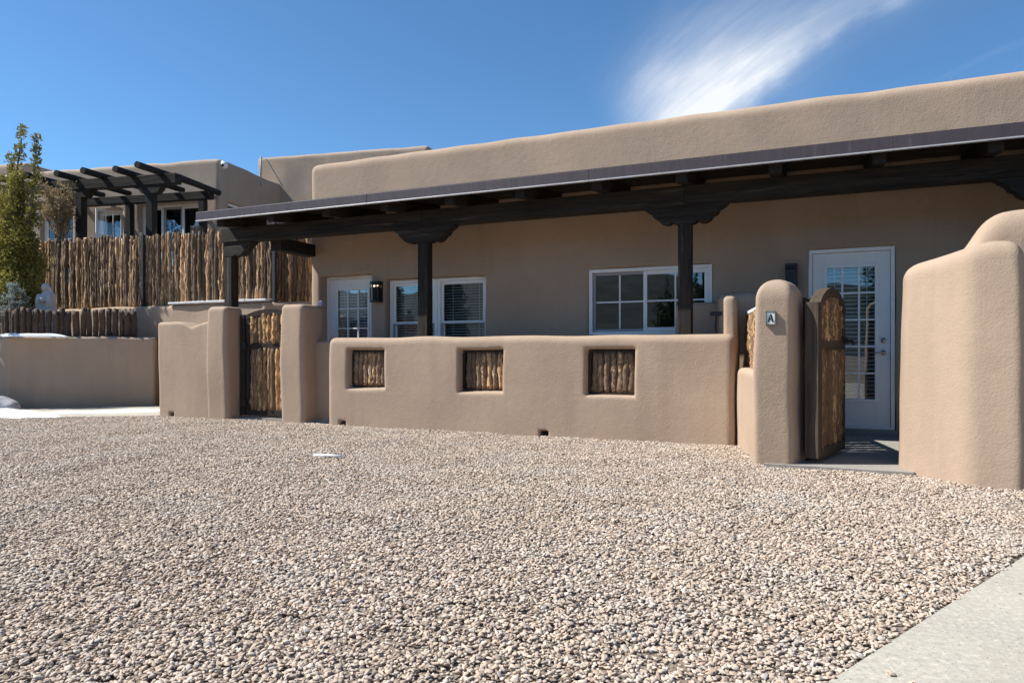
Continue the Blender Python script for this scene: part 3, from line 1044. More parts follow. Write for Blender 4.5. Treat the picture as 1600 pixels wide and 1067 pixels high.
# ------------------------------------------------------------------ stakes
def stake_mesh(length, rad, seed, seg=8, rings=9, bend=0.012, taper=0.85, knots=2, jit=0.10):
    r = random.Random(seed)
    b = MB()
    ph = r.uniform(0, 6.28); ph2 = r.uniform(0, 6.28)
    pts, rr = [], []
    kz = [r.uniform(0.1, 0.9) for _ in range(knots)]
    for i in range(rings):
        t = i / (rings - 1)
        pts.append((bend * math.sin(ph + t * 4.2) * r.uniform(0.7, 1.1), bend * 0.7 * math.sin(ph2 + t * 5), t * length))
        q = rad * (1 - (1 - taper) * t) * r.uniform(0.9, 1.1)
        for k in kz:
            if abs(t - k) < 0.06: q *= 1.16
        rr.append(q)
    pts[0] = (0, 0, 0)
    b.tube(pts, rr, seg, True, jit, r)
    # sloping cut at the top
    tilt = r.uniform(-0.5, 0.5)
    top = [v for v in b.bm.verts if v.co.z > length - 0.001]
    for v in top: v.co.z += v.co.x * tilt
    for _ in range(r.randint(0, 2)):
        t = r.uniform(0.15, 0.9); a = r.uniform(3.6, 5.8); z = t * length
        d = Vector((math.cos(a), math.sin(a), r.uniform(0.1, 0.8))).normalized()
        p = Vector((0, 0, z)) + d * rad * 0.6
        b.tube([p, p + d * rad * r.uniform(0.6, 1.0)], [rad * 0.34, rad * 0.2], 5)
    me = b.mesh('stake')
    return me


def stakes(parent, pts, lens, meshes, mat, rnd, lean=0.02, smooth=True):
    for (x, y, z), l in zip(pts, lens):
        me = rnd.choice(meshes)
        o = link('stake', me, mat, parent)
        o.location = (x, y, z)
        o.scale = (rnd.uniform(0.88, 1.14), rnd.uniform(0.9, 1.1), l)
        o.rotation_euler = (rnd.uniform(-lean, lean), rnd.uniform(-lean, lean), rnd.uniform(-0.7, 0.7))


def sm(mes):
    for me in mes: me.polygons.foreach_set('use_smooth', np.ones(len(me.polygons), bool))
    return mes


UNIT_FENCE = sm([stake_mesh(1.0, 0.040, 100 + i, 8, 20, 0.012, 0.85, 4, 0.24) for i in range(12)])
UNIT_LOW = sm([stake_mesh(1.0, 0.054, 200 + i, 9, 7, 0.006, 0.95, 1) for i in range(8)])
UNIT_NICHE = sm([stake_mesh(1.0, 0.040, 300 + i, 9, 12, 0.006, 0.93, 2, 0.2) for i in range(8)])
UNIT_GATE = sm([stake_mesh(1.0, 0.043, 400 + i, 9, 16, 0.006, 0.92, 2, 0.2) for i in range(8)])


# ------------------------------------------------------------------ courtyard wall with three niches
NICHES = [(-5.825, -5.215, 0.510, 1.047), (-4.130, -3.500, 0.495, 1.043), (-2.468, -1.858, 0.488, 1.046)]
DRAINS = [(-5.944, -5.838), (-3.026, -2.920)]
low = empty('courtyard_wall', (-3.5, 7.9, 0))
tag(low, 'low tan stucco courtyard wall with three square latilla openings facing the gravel', 'wall')
LP = Vector((-3.5, 7.9, 0))


def low_fn(P):
    top = 1.190
    # base batters outwards a touch
    Q = P.copy()
    Q[:, 1] += 0.025 * np.clip(0.6 - P[:, 2], 0, 1)
    d = rbox(Q, -6.15, -0.80, 7.745, 8.09, -0.3, top, 0.085)
    for (x0, x1, z0, z1) in NICHES:
        # opening splays outwards
        k = np.clip((7.93 - P[:, 1]) / 0.18, 0, 1.2)
        cx, cz = (x0 + x1) / 2, (z0 + z1) / 2
        q = np.maximum(np.abs(P[:, 0] - cx) - ((x1 - x0) / 2 - 0.045 + 0.035 * k), np.abs(P[:, 2] - cz) - ((z1 - z0) / 2 - 0.035 + 0.028 * k))
        d = smax(d, -q, 0.03)
    for (x0, x1) in DRAINS:
        d = smax(d, -rbox(P, x0, x1, 7.5, 8.02, -0.1, 0.075, 0.008), 0.012)
    return d


o = adobe('wall', low_fn, (-6.3, 7.60, -0.16), (-0.66, 8.22, 1.32), 0.024, parent=low, amp=0.022)
o.location -= LP
rnd = random.Random(31)
for (x0, x1, z0, z1) in NICHES:
    yS = 7.842
    b = MB()
    b.box(x0 + 0.035, x1 - 0.035, yS - 0.01, yS + 0.07, z0 + 0.02, z0 + 0.045)
    b.box(x0 + 0.035, x1 - 0.035, yS - 0.005, yS + 0.07, z1 - 0.048, z1 - 0.025)
    b.box(x0 + 0.02, x0 + 0.058, yS - 0.012, yS + 0.07, z0 + 0.0535, z1 - 0.0615)
    b.box(x1 - 0.052, x1 - 0.02, yS + 0.012, yS + 0.07, z0 + 0.0535, z1 - 0.0615)
    f = b.build('niche_frame', 'gate_dark', low); f.location -= LP
    n = 7
    xs_ = [x0 + 0.100 + (x1 - x0 - 0.185) * i / (n - 1) + rnd.uniform(-0.008, 0.008) for i in range(n)]
    for x in xs_:
        o = link('stake', rnd.choice(UNIT_NICHE), 'bark_niche', low)
        o.location = Vector((x, yS + 0.02 + rnd.uniform(-0.01, 0.01), z0 + 0.045)) - LP
        o.scale = (rnd.uniform(0.85, 1.08), 0.95, z1 - z0 - 0.09)
        o.rotation_euler = (0, rnd.uniform(-0.03, 0.03), rnd.uniform(-0.8, 0.8))

# ---- left gate: wing wall, two pillars, connector
def wing_fn(P):
    d = rbox(P, -9.43, -8.30, 7.755, 8.08, -0.3, 1.465, 0.05)
    # V shaped dip in the top
    x = P[:, 0]; z = P[:, 2]
    cut = np.maximum(-((z - 1.375) * 0.86 + (x + 8.72) * 0.33), -((z - 1.375) * 0.92 - (x + 8.72) * 0.28))
    d = smax(d, -cut, 0.03)
    d = smax(d, -rbox(P, -9.175, -9.08, 7.5, 7.95, -0.1, 0.06, 0.008), 0.012)
    return d


tag(adobe('wing_wall', wing_fn, (-9.56, 7.62, -0.14), (-8.2, 8.2, 1.58), 0.022), 'low stucco wall stub with a dipped top joined to the closed gate pillar', 'wall')


def pillar_fn(x0, x1, y0, y1, top, r, tap=0.03):
    def fn(P):
        Q = P.copy()
        k = np.clip(P[:, 2] / top, 0, 1)
        cx, cy = (x0 + x1) / 2, (y0 + y1) / 2
        Q[:, 0] = cx + (P[:, 0] - cx) * (1 + tap * (k - 0.3)); Q[:, 1] = cy + (P[:, 1] - cy) * (1 + tap * (k - 0.3))
        return rbox(Q, x0, x1, y0, y1, -0.3, top, r)
    return fn


def pillar(name, label, x0, x1, y0, y1, top, r=0.065, tap=0.04, amp=0.03, cat='pillar'):
    return tag(adobe(name, pillar_fn(x0, x1, y0, y1, top, r, tap), (x0 - 0.15, y0 - 0.15, -0.14), (x1 + 0.15, y1 + 0.15, top + 0.14), 0.021, amp=amp), label, cat)


pillar('gate_pillar', 'stucco gate pillar joined to the dipped wall stub', -8.40, -7.99, 7.74, 8.10, 1.675)
pillar('gate_pillar', 'stucco gate pillar between the closed gate and the niche wall', -6.985, -6.565, 7.74, 8.22, 1.665)
pillar('connecting_wall', 'short shaded stucco wall set back between gate pillar and niche wall', -6.70, -6.02, 8.02, 8.34, 1.165, 0.05, 0.0, 0.015, 'wall')

# little device on the pillar
e = empty('solar_light', (-6.50, 8.05, 1.655)); tag(e, 'tiny blue faced solar light sitting on the gate pillar top', 'light')
b = MB(); b.box(-0.028, 0.028, -0.02, 0.02, 0, 0.075, bev=0.006); b.build('housing', 'pipe_grey', e)
b = MB(); b.box(-0.021, 0.021, -0.024, -0.0205, 0.008, 0.066); b.build('panel', 'device_blue', e)


# ------------------------------------------------------------------ gates
def arched_gate(name, label, loc, rz, W, H, rise, mat_v, mat_h, stake_mat, nst, rail_z, thick=0.07, stile=0.075, seed=5, fuzz=False):
    """local x along the leaf from the hinge, local -y is the seen face"""
    e = empty(name, loc, rz); tag(e, label, 'gate')
    r = random.Random(seed)
    hs = H - rise
    for x0 in (0.0, W - stile):
        b = MB(); b.box(x0, x0 + stile, -thick / 2, thick / 2, 0.0, hs + (0.0), bev=0.005)
        b.build('stile', mat_v, e)
    # arched head
    n = 14
    out_, in_ = [], []
    rad = ((W / 2) ** 2 + rise ** 2) / (2 * rise)
    for i in range(n + 1):
        x = W * i / n
        out_.append((x, hs + math.sqrt(max(rad ** 2 - (x - W / 2) ** 2, 0)) - (rad - rise)))
    for i in range(n + 1):
        x = stile * 0.0 + W * i / n
        in_.append((x, hs - 0.075 + (math.sqrt(max(rad ** 2 - (x - W / 2) ** 2, 0)) - (rad - rise)) * 0.96))
    b = MB()
    for i in range(n):
        b.prism([in_[i], in_[i + 1], out_[i + 1], out_[i]], -thick / 2 - 0.004, thick / 2 + 0.004, 'Y')
    bmesh.ops.remove_doubles(b.bm, verts=b.bm.verts[:], dist=0.0005)
    # drop the hidden inner faces between segments
    inner = [f for f in b.bm.faces if abs(f.normal.x) > 0.99 and 0.001 < f.calc_center_median().x < W - 0.001]
    bmesh.ops.delete(b.bm, geom=inner, context='FACES')
    b.build('arch_head', mat_h, e)
    b = MB(); b.box(stile + 0.001, W - stile - 0.001, -thick / 2 - 0.003, thick / 2, rail_z - 0.045, rail_z + 0.045, bev=0.004); b.build('rail', mat_h, e)
    b = MB(); b.box(stile + 0.001, W - stile - 0.001, -thick / 2 - 0.003, thick / 2, 0.0, 0.085, bev=0.004); b.build('rail', mat_h, e)
    x0, x1 = stile + 0.035, W - stile - 0.035
    for i in range(nst):
        x = x0 + (x1 - x0) * i / (nst - 1)
        topz = hs - 0.11 + (math.sqrt(max(rad ** 2 - (x - W / 2) ** 2, 0)) - (rad - rise))
        for (za, zb) in ((0.07, rail_z - 0.03), (rail_z + 0.03, topz + 0.05)):
            o = link('stake', r.choice(UNIT_GATE), stake_mat, e)
            o.location = (x + r.uniform(-0.006, 0.006), r.uniform(-0.008, 0.008) - 0.004, za)
            o.scale = (r.uniform(0.9, 1.12), r.uniform(0.75, 0.95), zb - za)
            o.rotation_euler = (0, r.uniform(-0.02, 0.02), r.uniform(-0.8, 0.8))
    return e


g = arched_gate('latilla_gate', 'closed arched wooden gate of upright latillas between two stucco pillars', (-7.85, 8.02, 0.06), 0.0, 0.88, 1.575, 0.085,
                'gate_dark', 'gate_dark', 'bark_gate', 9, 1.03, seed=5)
b = MB(); b.box(-0.10, -0.012, -0.05, 0.05, 0.0, 1.50, bev=0.004); b.build('jamb', 'gate_dark', g)
for z in (0.98, 0.12):
    b = MB(); b.box(-0.06, 0.03, -0.072, -0.051, z, z + 0.11, bev=0.004); b.build('hinge', 'black_iron', g)

ga = math.atan2(0.81, 0.23)
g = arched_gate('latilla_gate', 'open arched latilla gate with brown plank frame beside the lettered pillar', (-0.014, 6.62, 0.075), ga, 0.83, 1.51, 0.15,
                'gate_brown', 'gate_brown_h', 'bark_gate_lit', 9, 0.985, thick=0.085, stile=0.07, seed=9)
# thick hinge plank and jamb board against the pillar
b = MB(); b.box(-0.03, 0.0, -0.04, 0.075, 0.0, 1.36, bev=0.004); b.build('edge_plank', 'gate_brown', g)
b = MB(); b.box(0.76, 0.84, -0.062, -0.045, 1.0, 1.07, bev=0.003); b.tube([(0.82, -0.05, 1.03), (0.87, -0.10, 1.03), (0.84, -0.11, 1.00)], 0.012, 8); b.build('latch', 'black_iron', g)
jb = MB(); jb.box(-0.045, 0.045, -0.05, 0.05, 0.0, 1.46, bev=0.005)
jb = jb.build('jamb', 'gate_brown', g)
jb.matrix_local = (Matrix.Translation((-0.014, 6.62, 0.075)) @ Matrix.Rotation(ga, 4, 'Z')).inverted() @ Matrix.Translation((-0.09, 6.855, 0.03))

# ------------------------------------------------------------------ right gate: lettered pillar, return walls, big wall end
PA = [(-0.505, 6.475), (-0.195, 6.49), (-0.085, 6.82), (-0.46, 6.92)]


def pillarA(P):
    Q = P.copy()
    k = np.clip(P[:, 2] / 1.6, 0, 1)
    Q[:, 0] = -0.31 + (P[:, 0] + 0.31) * (1 + 0.05 * (k - 0.4)); Q[:, 1] = 6.67 + (P[:, 1] - 6.67) * (1 + 0.05 * (k - 0.4))
    return rpoly(Q, PA, -0.3, 1.632, 0.125, 0.045)


tag(adobe('gate_pillar', pillarA, (-0.65, 6.33, -0.14), (0.06, 7.06, 1.76), 0.018, amp=0.03), 'round topped stucco gate pillar carrying the letter A tile', 'pillar')


def plaque():
    e = empty('letter_plaque', (-0.366, 6.478, 1.235)); tag(e, 'small white tile with a dark letter A in a grey frame', 'plaque')
    e.rotation_euler = (0, 0, R(2.5))
    b = MB(); frame_rect(b, -0.042, 0.042, 0.0, 0.122, -0.024, 0.03, 0.010, 0.002); b.build('frame', 'plaque_frame', e)
    b = MB(); b.box(-0.032, 0.032, -0.017, 0.028, 0.010, 0.112); b.build('tile', 'plaque_tile', e)
    b = MB(); y0, y1 = -0.0200, -0.0160
    z0, z1 = 0.028, 0.092
    b.prism([(-0.024, z0), (-0.014, z0), (0.002, z1), (-0.007, z1)], y0, y1)
    b.prism([(0.011, z0), (0.024, z0), (0.007, z1), (-0.002, z1)], y0 + 0.0006, y1)
    b.prism([(-0.012, z0 + 0.017), (0.012, z0 + 0.017), (0.010, z0 + 0.026), (-0.010, z0 + 0.026)], y0 + 0.0004, y1)
    b.prism([(-0.027, z0 - 0.001), (-0.009, z0 - 0.001), (-0.009, z0 + 0.005), (-0.027, z0 + 0.005)], y0 + 0.0002, y1)
    b.prism([(0.009, z0 - 0.001), (0.027, z0 - 0.001), (0.027, z0 + 0.005), (0.009, z0 + 0.005)], y0 + 0.0002, y1)
    b.build('letter', 'plaque_ink', e)


plaque()


def return_fn(P):
    d = rpoly(P, [(-0.79, 7.85), (-0.515, 6.78), (-0.34, 6.82), (-0.58, 7.9)], -0.3, 0.83, 0.05)
    return d


tag(adobe('return_wall', return_fn, (-0.95, 6.6, -0.14), (-0.2, 8.05, 0.95), 0.021, amp=0.02), 'knee high bright stucco wall running back from the lettered pillar', 'wall')
pillar('end_pillar', 'slim tapering stucco pillar rising from the end of the niche wall', -0.955, -0.80, 7.93, 8.26, 1.615, 0.055, 0.22, 0.02)
pillar('inner_pillar', 'broad shaded stucco pillar behind the end of the niche wall', -1.06, -0.58, 8.30, 8.72, 1.685, 0.10, 0.02, 0.02)
pillar('inner_wall', 'short shaded stucco wall below the sliding window', -1.62, -1.00, 8.74, 8.98, 1.60, 0.07, 0.02, 0.02, 'wall')
e = empty('gate_latch_bracket', (-1.04, 8.36, 1.30)); tag(e, 'small black iron bracket fixed beside the broad inner pillar', 'bracket')
b = MB(); b.box(-0.09, 0.06, -0.05, 0.0, 0.12, 0.165, bev=0.006); b.build('arm', 'black_iron', e)
b = MB(); b.tube([(-0.02, -0.03, 0.12), (-0.03, -0.035, 0.0), (-0.025, -0.03, -0.06)], 0.009, 8); b.build('pull', 'black_iron', e)

e = empty('stake_screen', (-0.56, 7.6, 0.80)); tag(e, 'narrow upright stake screen standing on the knee high wall behind the lettered pillar', 'screen')
rnd = random.Random(4)
SA, SB = Vector((-0.445, 6.93, 0.80)), Vector((-0.70, 8.26, 0.80))
for k in range(17):
    p = SA.lerp(SB, k / 16)
    o = link('stake', rnd.choice(UNIT_GATE), 'bark_gate', e); o.location = p - Vector((-0.56, 7.6, 0.80)); o.scale = (rnd.uniform(0.85, 1.05), 0.95, 0.60 + rnd.uniform(-0.01, 0.02))
    o.rotation_euler = (rnd.uniform(-0.02, 0.02), rnd.uniform(-0.02, 0.02), rnd.uniform(0, 6.28))
b = MB(); b.box(-0.035, 0.035, -0.70, 0.70, 0.0, 0.035, bev=0.006); o = b.build('cap_rail', 'coping', e); o.location = (-0.0125, -0.005, 0.615); o.rotation_euler = (0, 0, math.atan2(0.255, 1.33))

def big_fn(P):
    Q = P.copy()
    k = np.clip(P[:, 2] / 1.7, 0, 1.2)
    Q[:, 0] = 1.1 + (P[:, 0] - 1.1) * (1 + 0.05 * (k - 0.2)); Q[:, 1] = 6.5 + (P[:, 1] - 6.5) * (1 + 0.05 * (k - 0.2))
    top = lambda P_: 1.715 + 0.095 * np.clip((P_[:, 0] - 0.66) / 0.45, 0, 1.2)
    a = rpoly(Q, [(0.655, 6.58), (1.03, 6.10), (1.36, 6.03), (1.46, 6.35), (1.50, 6.9), (0.66, 6.92)], -0.3, top, 0.085, 0.05)
    # taller wall behind with a swept shoulder
    x = P[:, 0]
    sh = 1.76 + 0.38 / (1 + np.exp(-(x - 1.19) * 17.0))
    w = smax(np.maximum(np.abs(P[:, 1] - 6.80) - 0.19, 0.95 - x), (P[:, 2] - sh) * 0.62, 0.14)
    w = np.maximum(w, x - 4.6)
    return smin(a, w, 0.035)


tag(adobe('end_wall', big_fn, (0.5, 5.85, -0.14), (4.7, 7.12, 2.32), 0.026, amp=0.025), 'massive rounded stucco wall end with swept shoulder right of the open gate', 'wall')

# ------------------------------------------------------------------ raised bed at the left: retaining walls, fences
bed1 = empty('retaining_wall', (-12.2, 8.45, 0)); tag(bed1, 'shaded stucco retaining wall topped by the short stake palisade', 'wall')
B1 = Vector((-12.2, 8.45, 0))


def bed_fn(P):
    d1 = rpoly(P, [(-13.07, 7.71), (-11.30, 9.23), (-11.56, 9.56), (-13.25, 8.06)], -0.3, 1.285, 0.06)
    d2 = rpoly(P, [(-17.0, 7.95), (-13.05, 7.70), (-13.1, 8.1), (-17.0, 8.35)], -0.3, 1.285, 0.06)
    return smin(d1, d2, 0.06)


o = adobe('wall', bed_fn, (-17.1, 7.55, -0.14), (-11.15, 9.7, 1.42), 0.035, parent=bed1, amp=0.02)
o.location -= B1

ret = empty('terrace_wall', (-11.0, 9.8, 0)); tag(ret, 'stucco terrace wall under the tall stake fence', 'wall')
B2 = Vector((-11.0, 9.8, 0))


def ret_fn(P):
    d1 = rpoly(P, [(-17.0, 9.6), (-8.98, 9.6), (-8.9, 9.95), (-17.0, 9.95)], -0.3, 1.90, 0.06)
    d2 = rpoly(P, [(-9.02, 9.58), (-7.35, 10.30), (-7.48, 10.62), (-9.15, 9.92)], -0.3, 1.90, 0.05)
    return smin(d1, d2, 0.05)


o = adobe('wall', ret_fn, (-17.1, 9.45, -0.14), (-7.2, 10.75, 2.03), 0.038, parent=ret, amp=0.02)
o.location -= B2
nc = 5
xs = np.linspace(-11.35, -8.93, nc + 1)
for a, c in zip(xs[:-1], xs[1:]):
    b = MB(); b.box(a + 0.004, c - 0.004, 9.555, 9.98, 1.905, 1.95 + random.uniform(-0.004, 0.004), bev=0.012)
    o = b.build('coping', 'coping', ret); o.location -= B2

bedg = MB(); bedg.prism([(-17.0, 8.1), (-13.1, 7.95), (-11.45, 9.45), (-11.3, 9.7), (-17.0, 9.7)], 0.9, 1.26, 'Z')
tag(bedg.build('planting_bed', 'soil'), kind='structure')
ter = MB(); ter.prism([(-40, 9.9), (-9.2, 9.9), (-7.55, 10.55), (-7.55, 30), (-40, 30)], -0.3, 1.88, 'Z')
tag(ter.build('terrace_ground', 'ground_soil'), kind='structure')
ter = MB(); ter.prism([(-40, 10.35), (-9.6, 10.35), (-8.0, 11.0), (-8.0, 29), (-40, 29)], 1.7, 2.48, 'Z')
tag(ter.build('terrace', 'patio_concrete'), kind='structure')

fence = empty('stake_fence', (-12.5, 9.78, 1.88)); tag(fence, 'tall fence of peeling upright stakes on the terrace wall', 'fence')
FP = Vector((-12.5, 9.78, 1.88))
rnd = random.Random(77)
x = -16.9
while x < -8.96:
    t = (x + 16.4) / 6.1
    topz = 3.42 - 0.155 * t + rnd.uniform(-0.045, 0.045)
    if rnd.random() < 0.1: topz -= rnd.uniform(0.02, 0.08)
    o = link('stake', rnd.choice(UNIT_FENCE), 'bark_fence', fence)
    o.location = Vector((x, 9.775 + rnd.uniform(-0.022, 0.022), 1.885)) - FP
    s_ = rnd.uniform(0.72, 1.15)
    o.scale = (s_, s_ * rnd.uniform(0.9, 1.1), topz - 1.885)
    o.rotation_euler = (rnd.uniform(-0.012, 0.012), rnd.uniform(-0.014, 0.014), rnd.uniform(-0.9, 0.9))
    x += 0.072 * s_ + rnd.uniform(0.0, 0.004)
k = 0.0
while k < 1.75:
    o = link('stake', rnd.choice(UNIT_FENCE), 'bark_fence', fence)
    o.location = Vector((-8.93 + k * 0.919, 9.79 + k * 0.394 + rnd.uniform(-0.02, 0.02), 1.885)) - FP
    s_ = rnd.uniform(0.72, 1.15)
    o.scale = (s_, s_, 3.24 + rnd.uniform(-0.04, 0.04) - 1.885)
    o.rotation_euler = (rnd.uniform(-0.012, 0.012), rnd.uniform(-0.014, 0.014), rnd.uniform(-0.9, 0.9))
    k += 0.076 * s_ + rnd.uniform(0, 0.006)
for (x, y) in ((-15.70, 9.685), (-12.17, 9.685), (-8.86, 9.70)):
    b = MB(); b.box(-0.03, 0.03, -0.03, 0.03, 0, 1.42, bev=0.004)
    o = b.build('post', 'dark_post', fence); o.location = Vector((x, y, 1.89)) - FP
for z in (2.15, 3.0):
    b = MB(); b.tube([(-16.9, 9.845, z), (-8.95, 9.845, z)], 0.022, 6)
    o = b.build('rail', 'dark_post', fence); o.location -= FP

pal = empty('stake_palisade', (-12.45, 8.5, 1.27)); tag(pal, 'short palisade of thick dark cut logs edging the planting bed', 'fence')
P0, P1 = Vector((-14.05, 7.97, 1.25)), Vector((-11.80, 9.17, 1.25))
segs = [(Vector((-15.2, 8.06, 0)), Vector((-13.16, 7.93, 0))), (Vector((-13.10, 7.97, 0)), Vector((-11.72, 9.18, 0)))]
for a, c in segs:
    L_ = (c - a).length; k = 0.0
    while k < L_:
        p = a + (c - a) * (k / L_)
        o = link('stake', rnd.choice(UNIT_LOW), 'bark_low', pal)
        s_ = rnd.uniform(0.72, 1.08)
        o.location = Vector((p.x + rnd.uniform(-0.012, 0.012), p.y + rnd.uniform(-0.012, 0.012), 1.25)) - Vector((-12.45, 8.5, 1.27))
        o.scale = (s_, s_, rnd.uniform(0.49, 0.57))
        o.rotation_euler = (rnd.uniform(-0.03, 0.03), rnd.uniform(-0.03, 0.03), rnd.uniform(0, 6.28))
        k += 0.108 * s_ + rnd.uniform(0, 0.012)


# snow: lumpy sheets on the path, the wall top and the coping
def snow():
    rr = random.Random(3)
    b = bmesh.new()

    def patch(cx, cy, z, lx, ly, h, rot, n=26, m=8):
        ph = [rr.uniform(0, 6.28) for _ in range(4)]
        c = b.verts.new((cx, cy, z + h))
        prev = None
        rings = []
        for j in range(1, m + 1):
            t = j / m
            ring = []
            for i in range(n):
                th = 2 * math.pi * i / n
                rad = 1 + 0.20 * math.sin(2 * th + ph[0]) + 0.14 * math.sin(3 * th + ph[1]) + 0.08 * math.sin(7 * th + ph[2]) + 0.05 * math.sin(11 * th + ph[3])
                x, y = lx * rad * t * math.cos(th), ly * rad * t * math.sin(th)
                zz = z + h * (1 - t ** 4) * (1 + 0.25 * math.sin(x * 9 + ph[2]) * math.sin(y * 11 + ph[1])) - (0.01 if j == m else 0)
                ring.append(b.verts.new((cx + x * math.cos(rot) - y * math.sin(rot), cy + x * math.sin(rot) + y * math.cos(rot), zz)))
            rings.append(ring)
        for i in range(n): b.faces.new((c, rings[0][i], rings[0][(i + 1) % n]))
        for j in range(m - 1):
            for i in range(n): b.faces.new((rings[j][i], rings[j + 1][i], rings[j + 1][(i + 1) % n], rings[j][(i + 1) % n]))

    patch(-12.2, 6.85, 0.008, 1.35, 0.42, 0.075, R(8))
    patch(-13.6, 6.6, 0.008, 1.2, 0.6, 0.10, R(-5))
    patch(-11.2, 7.35, 0.008, 0.8, 0.17, 0.035, R(38))
    patch(-10.6, 8.1, 0.008, 0.75, 0.30, 0.022, R(35))
    patch(-10.05, 8.55, 0.008, 0.55, 0.24, 0.018, R(20))
    patch(-12.72, 7.87, 1.282, 0.62, 0.10, 0.045, R(40.6))
    patch(-14.4, 7.98, 1.280, 1.1, 0.11, 0.05, R(-3))
    bmesh.ops.recalc_face_normals(b, faces=b.faces[:])
    me = bpy.data.meshes.new('snow'); b.to_mesh(me); b.free()
    tag(link('snow', me, 'snow', smooth=True), 'thin leftover snow on the path and the retaining wall top', 'snow', kind='stuff')


snow()


def rock(name, loc, size, mat, seed, label):
    r = random.Random(seed)
    b = bmesh.new(); bmesh.ops.create_icosphere(b, subdivisions=4, radius=1)
    ph = [r.uniform(0, 6.28) for _ in range(6)]
    for v in b.verts:
        p = v.co.copy()
        k = 1 + 0.10 * math.sin(2.3 * p.x + ph[0]) + 0.09 * math.sin(2.9 * p.y + ph[1]) + 0.07 * math.sin(3.7 * p.z + ph[2]) + 0.025 * math.sin(9 * p.x + 7 * p.y + ph[3])
        v.co = Vector((p.x * size[0], p.y * size[1], p.z * size[2])) * k
    me = bpy.data.meshes.new(name); b.to_mesh(me); b.free()
    o = link(name, me, mat, smooth=True); o.location = loc
    tag(o, label, 'rock')


rock('boulder', (-12.72, 7.25, 0.02), (0.42, 0.30, 0.23), 'boulder', 8, 'smooth grey boulder at the foot of the shaded retaining wall')


# ------------------------------------------------------------------ statue
def statue():
    def fn(P):
        x, y, z = P[:, 0], P[:, 1], P[:, 2]
        def ell(cx, cy, cz, rx_, ry, rz_):
            k = np.sqrt(((x - cx) / rx_) ** 2 + ((y - cy) / ry) ** 2 + ((z - cz) / rz_) ** 2)
            return (k - 1) * min(rx_, ry, rz_)
        d = ell(0, 0, 0.14, 0.20, 0.17, 0.16)
        d = smin(d, ell(0.02, 0.02, 0.36, 0.135, 0.11, 0.22), 0.08)
        d = smin(d, ell(0.03, 0.02, 0.50, 0.115, 0.085, 0.10), 0.05)
        d = smin(d, ell(-0.01, -0.01, 0.665, 0.068, 0.078, 0.085), 0.035)     # veiled head
        d = smin(d, ell(0.035, 0.035, 0.60, 0.06, 0.06, 0.10), 0.05)           # veil falling to the back
        d = smin(d, ell(-0.11, -0.06, 0.38, 0.05, 0.06, 0.16), 0.04)           # sleeves brought forward
        d = smin(d, ell(0.08, -0.09, 0.40, 0.05, 0.06, 0.15), 0.04)
        d = smin(d, ell(-0.03, -0.13, 0.42, 0.06, 0.045, 0.045), 0.03)         # joined hands
        d = smin(d, ell(-0.15, -0.08, 0.10, 0.12, 0.13, 0.12), 0.06)           # kneeling skirt
        # face hollow and robe folds
        d = smax(d, -ell(-0.02, -0.105, 0.66, 0.040, 0.045, 0.055), 0.015)
        d = smin(d, ell(-0.015, -0.060, 0.66, 0.040, 0.040, 0.060), 0.012)
        d = smin(d, ell(-0.017, -0.103, 0.655, 0.010, 0.014, 0.018), 0.008)    # nose
        th = np.arctan2(y, x)
        d = d + 0.007 * np.sin(th * 13 + z * 5) * np.clip((0.5 - z) * 4, 0, 1)
        return np.maximum(d, -z)
    me = sdf_mesh(fn, (-0.4, -0.36, -0.04), (0.36, 0.34, 0.80), 0.013)
    o = link('statue', me, 'statue_stone')
    o.location = (-13.62, 8.72, 1.575); o.rotation_euler = (0, 0, R(40))
    tag(o, 'pale stone statue of a kneeling veiled figure behind the short palisade', 'statue')
    b = MB(); b.prism([(-0.27, -0.22), (0.26, -0.22), (0.27, 0.2), (-0.25, 0.22)], -0.33, 0.0, 'Z')
    bmesh.ops.bevel(b.bm, geom=b.bm.edges[:], offset=0.02, segments=2, affect='EDGES')
    b.build('plinth', 'statue_stone', o)


statue()


# ------------------------------------------------------------------ plants
def leaf_cloud(name, clumps, mat, parent, seed, leaf=(0.035, 0.012), per=60, up=0.6, taper_out=True):
    """clumps: (x, y, z, r). many small pointed leaf faces through each clump's volume"""
    r = np.random.default_rng(seed)
    V, F = [], []
    base = 0
    for (cx, cy, cz, cr) in clumps:
        n = max(6, int(per * (cr / 0.15) ** 1.3))
        d = r.normal(size=(n, 3)); d /= np.linalg.norm(d, axis=1)[:, None]
        rad = cr * r.uniform(0.35, 1.05, n)[:, None]
        p = np.array([cx, cy, cz]) + d * rad * np.array([1, 1, 1.25])
        ax = d * 0.7 + np.array([0, 0, up]) + r.normal(size=(n, 3)) * 0.45
        ax /= np.linalg.norm(ax, axis=1)[:, None]
        sd = np.cross(ax, r.normal(size=(n, 3))); sd /= np.linalg.norm(sd, axis=1)[:, None]
        l = leaf[0] * r.uniform(0.6, 1.5, n)[:, None]; w = leaf[1] * r.uniform(0.6, 1.4, n)[:, None]
        nn = np.cross(ax, sd)
        q = np.stack([p - sd * w * 0.5, p + ax * l * 0.45 + nn * w * 0.5 - sd * w, p + ax * l, p + ax * l * 0.5 + sd * w], 1)
        V.append(q.reshape(-1, 3))
        F.append(base + np.arange(n * 4).reshape(n, 4)); base += n * 4
    V = np.concatenate(V); F = np.concatenate(F)
    me = bpy.data.meshes.new(name)
    me.from_pydata(V.tolist(), [], F.tolist())
    me.update()
    return link(name, me, mat, parent)


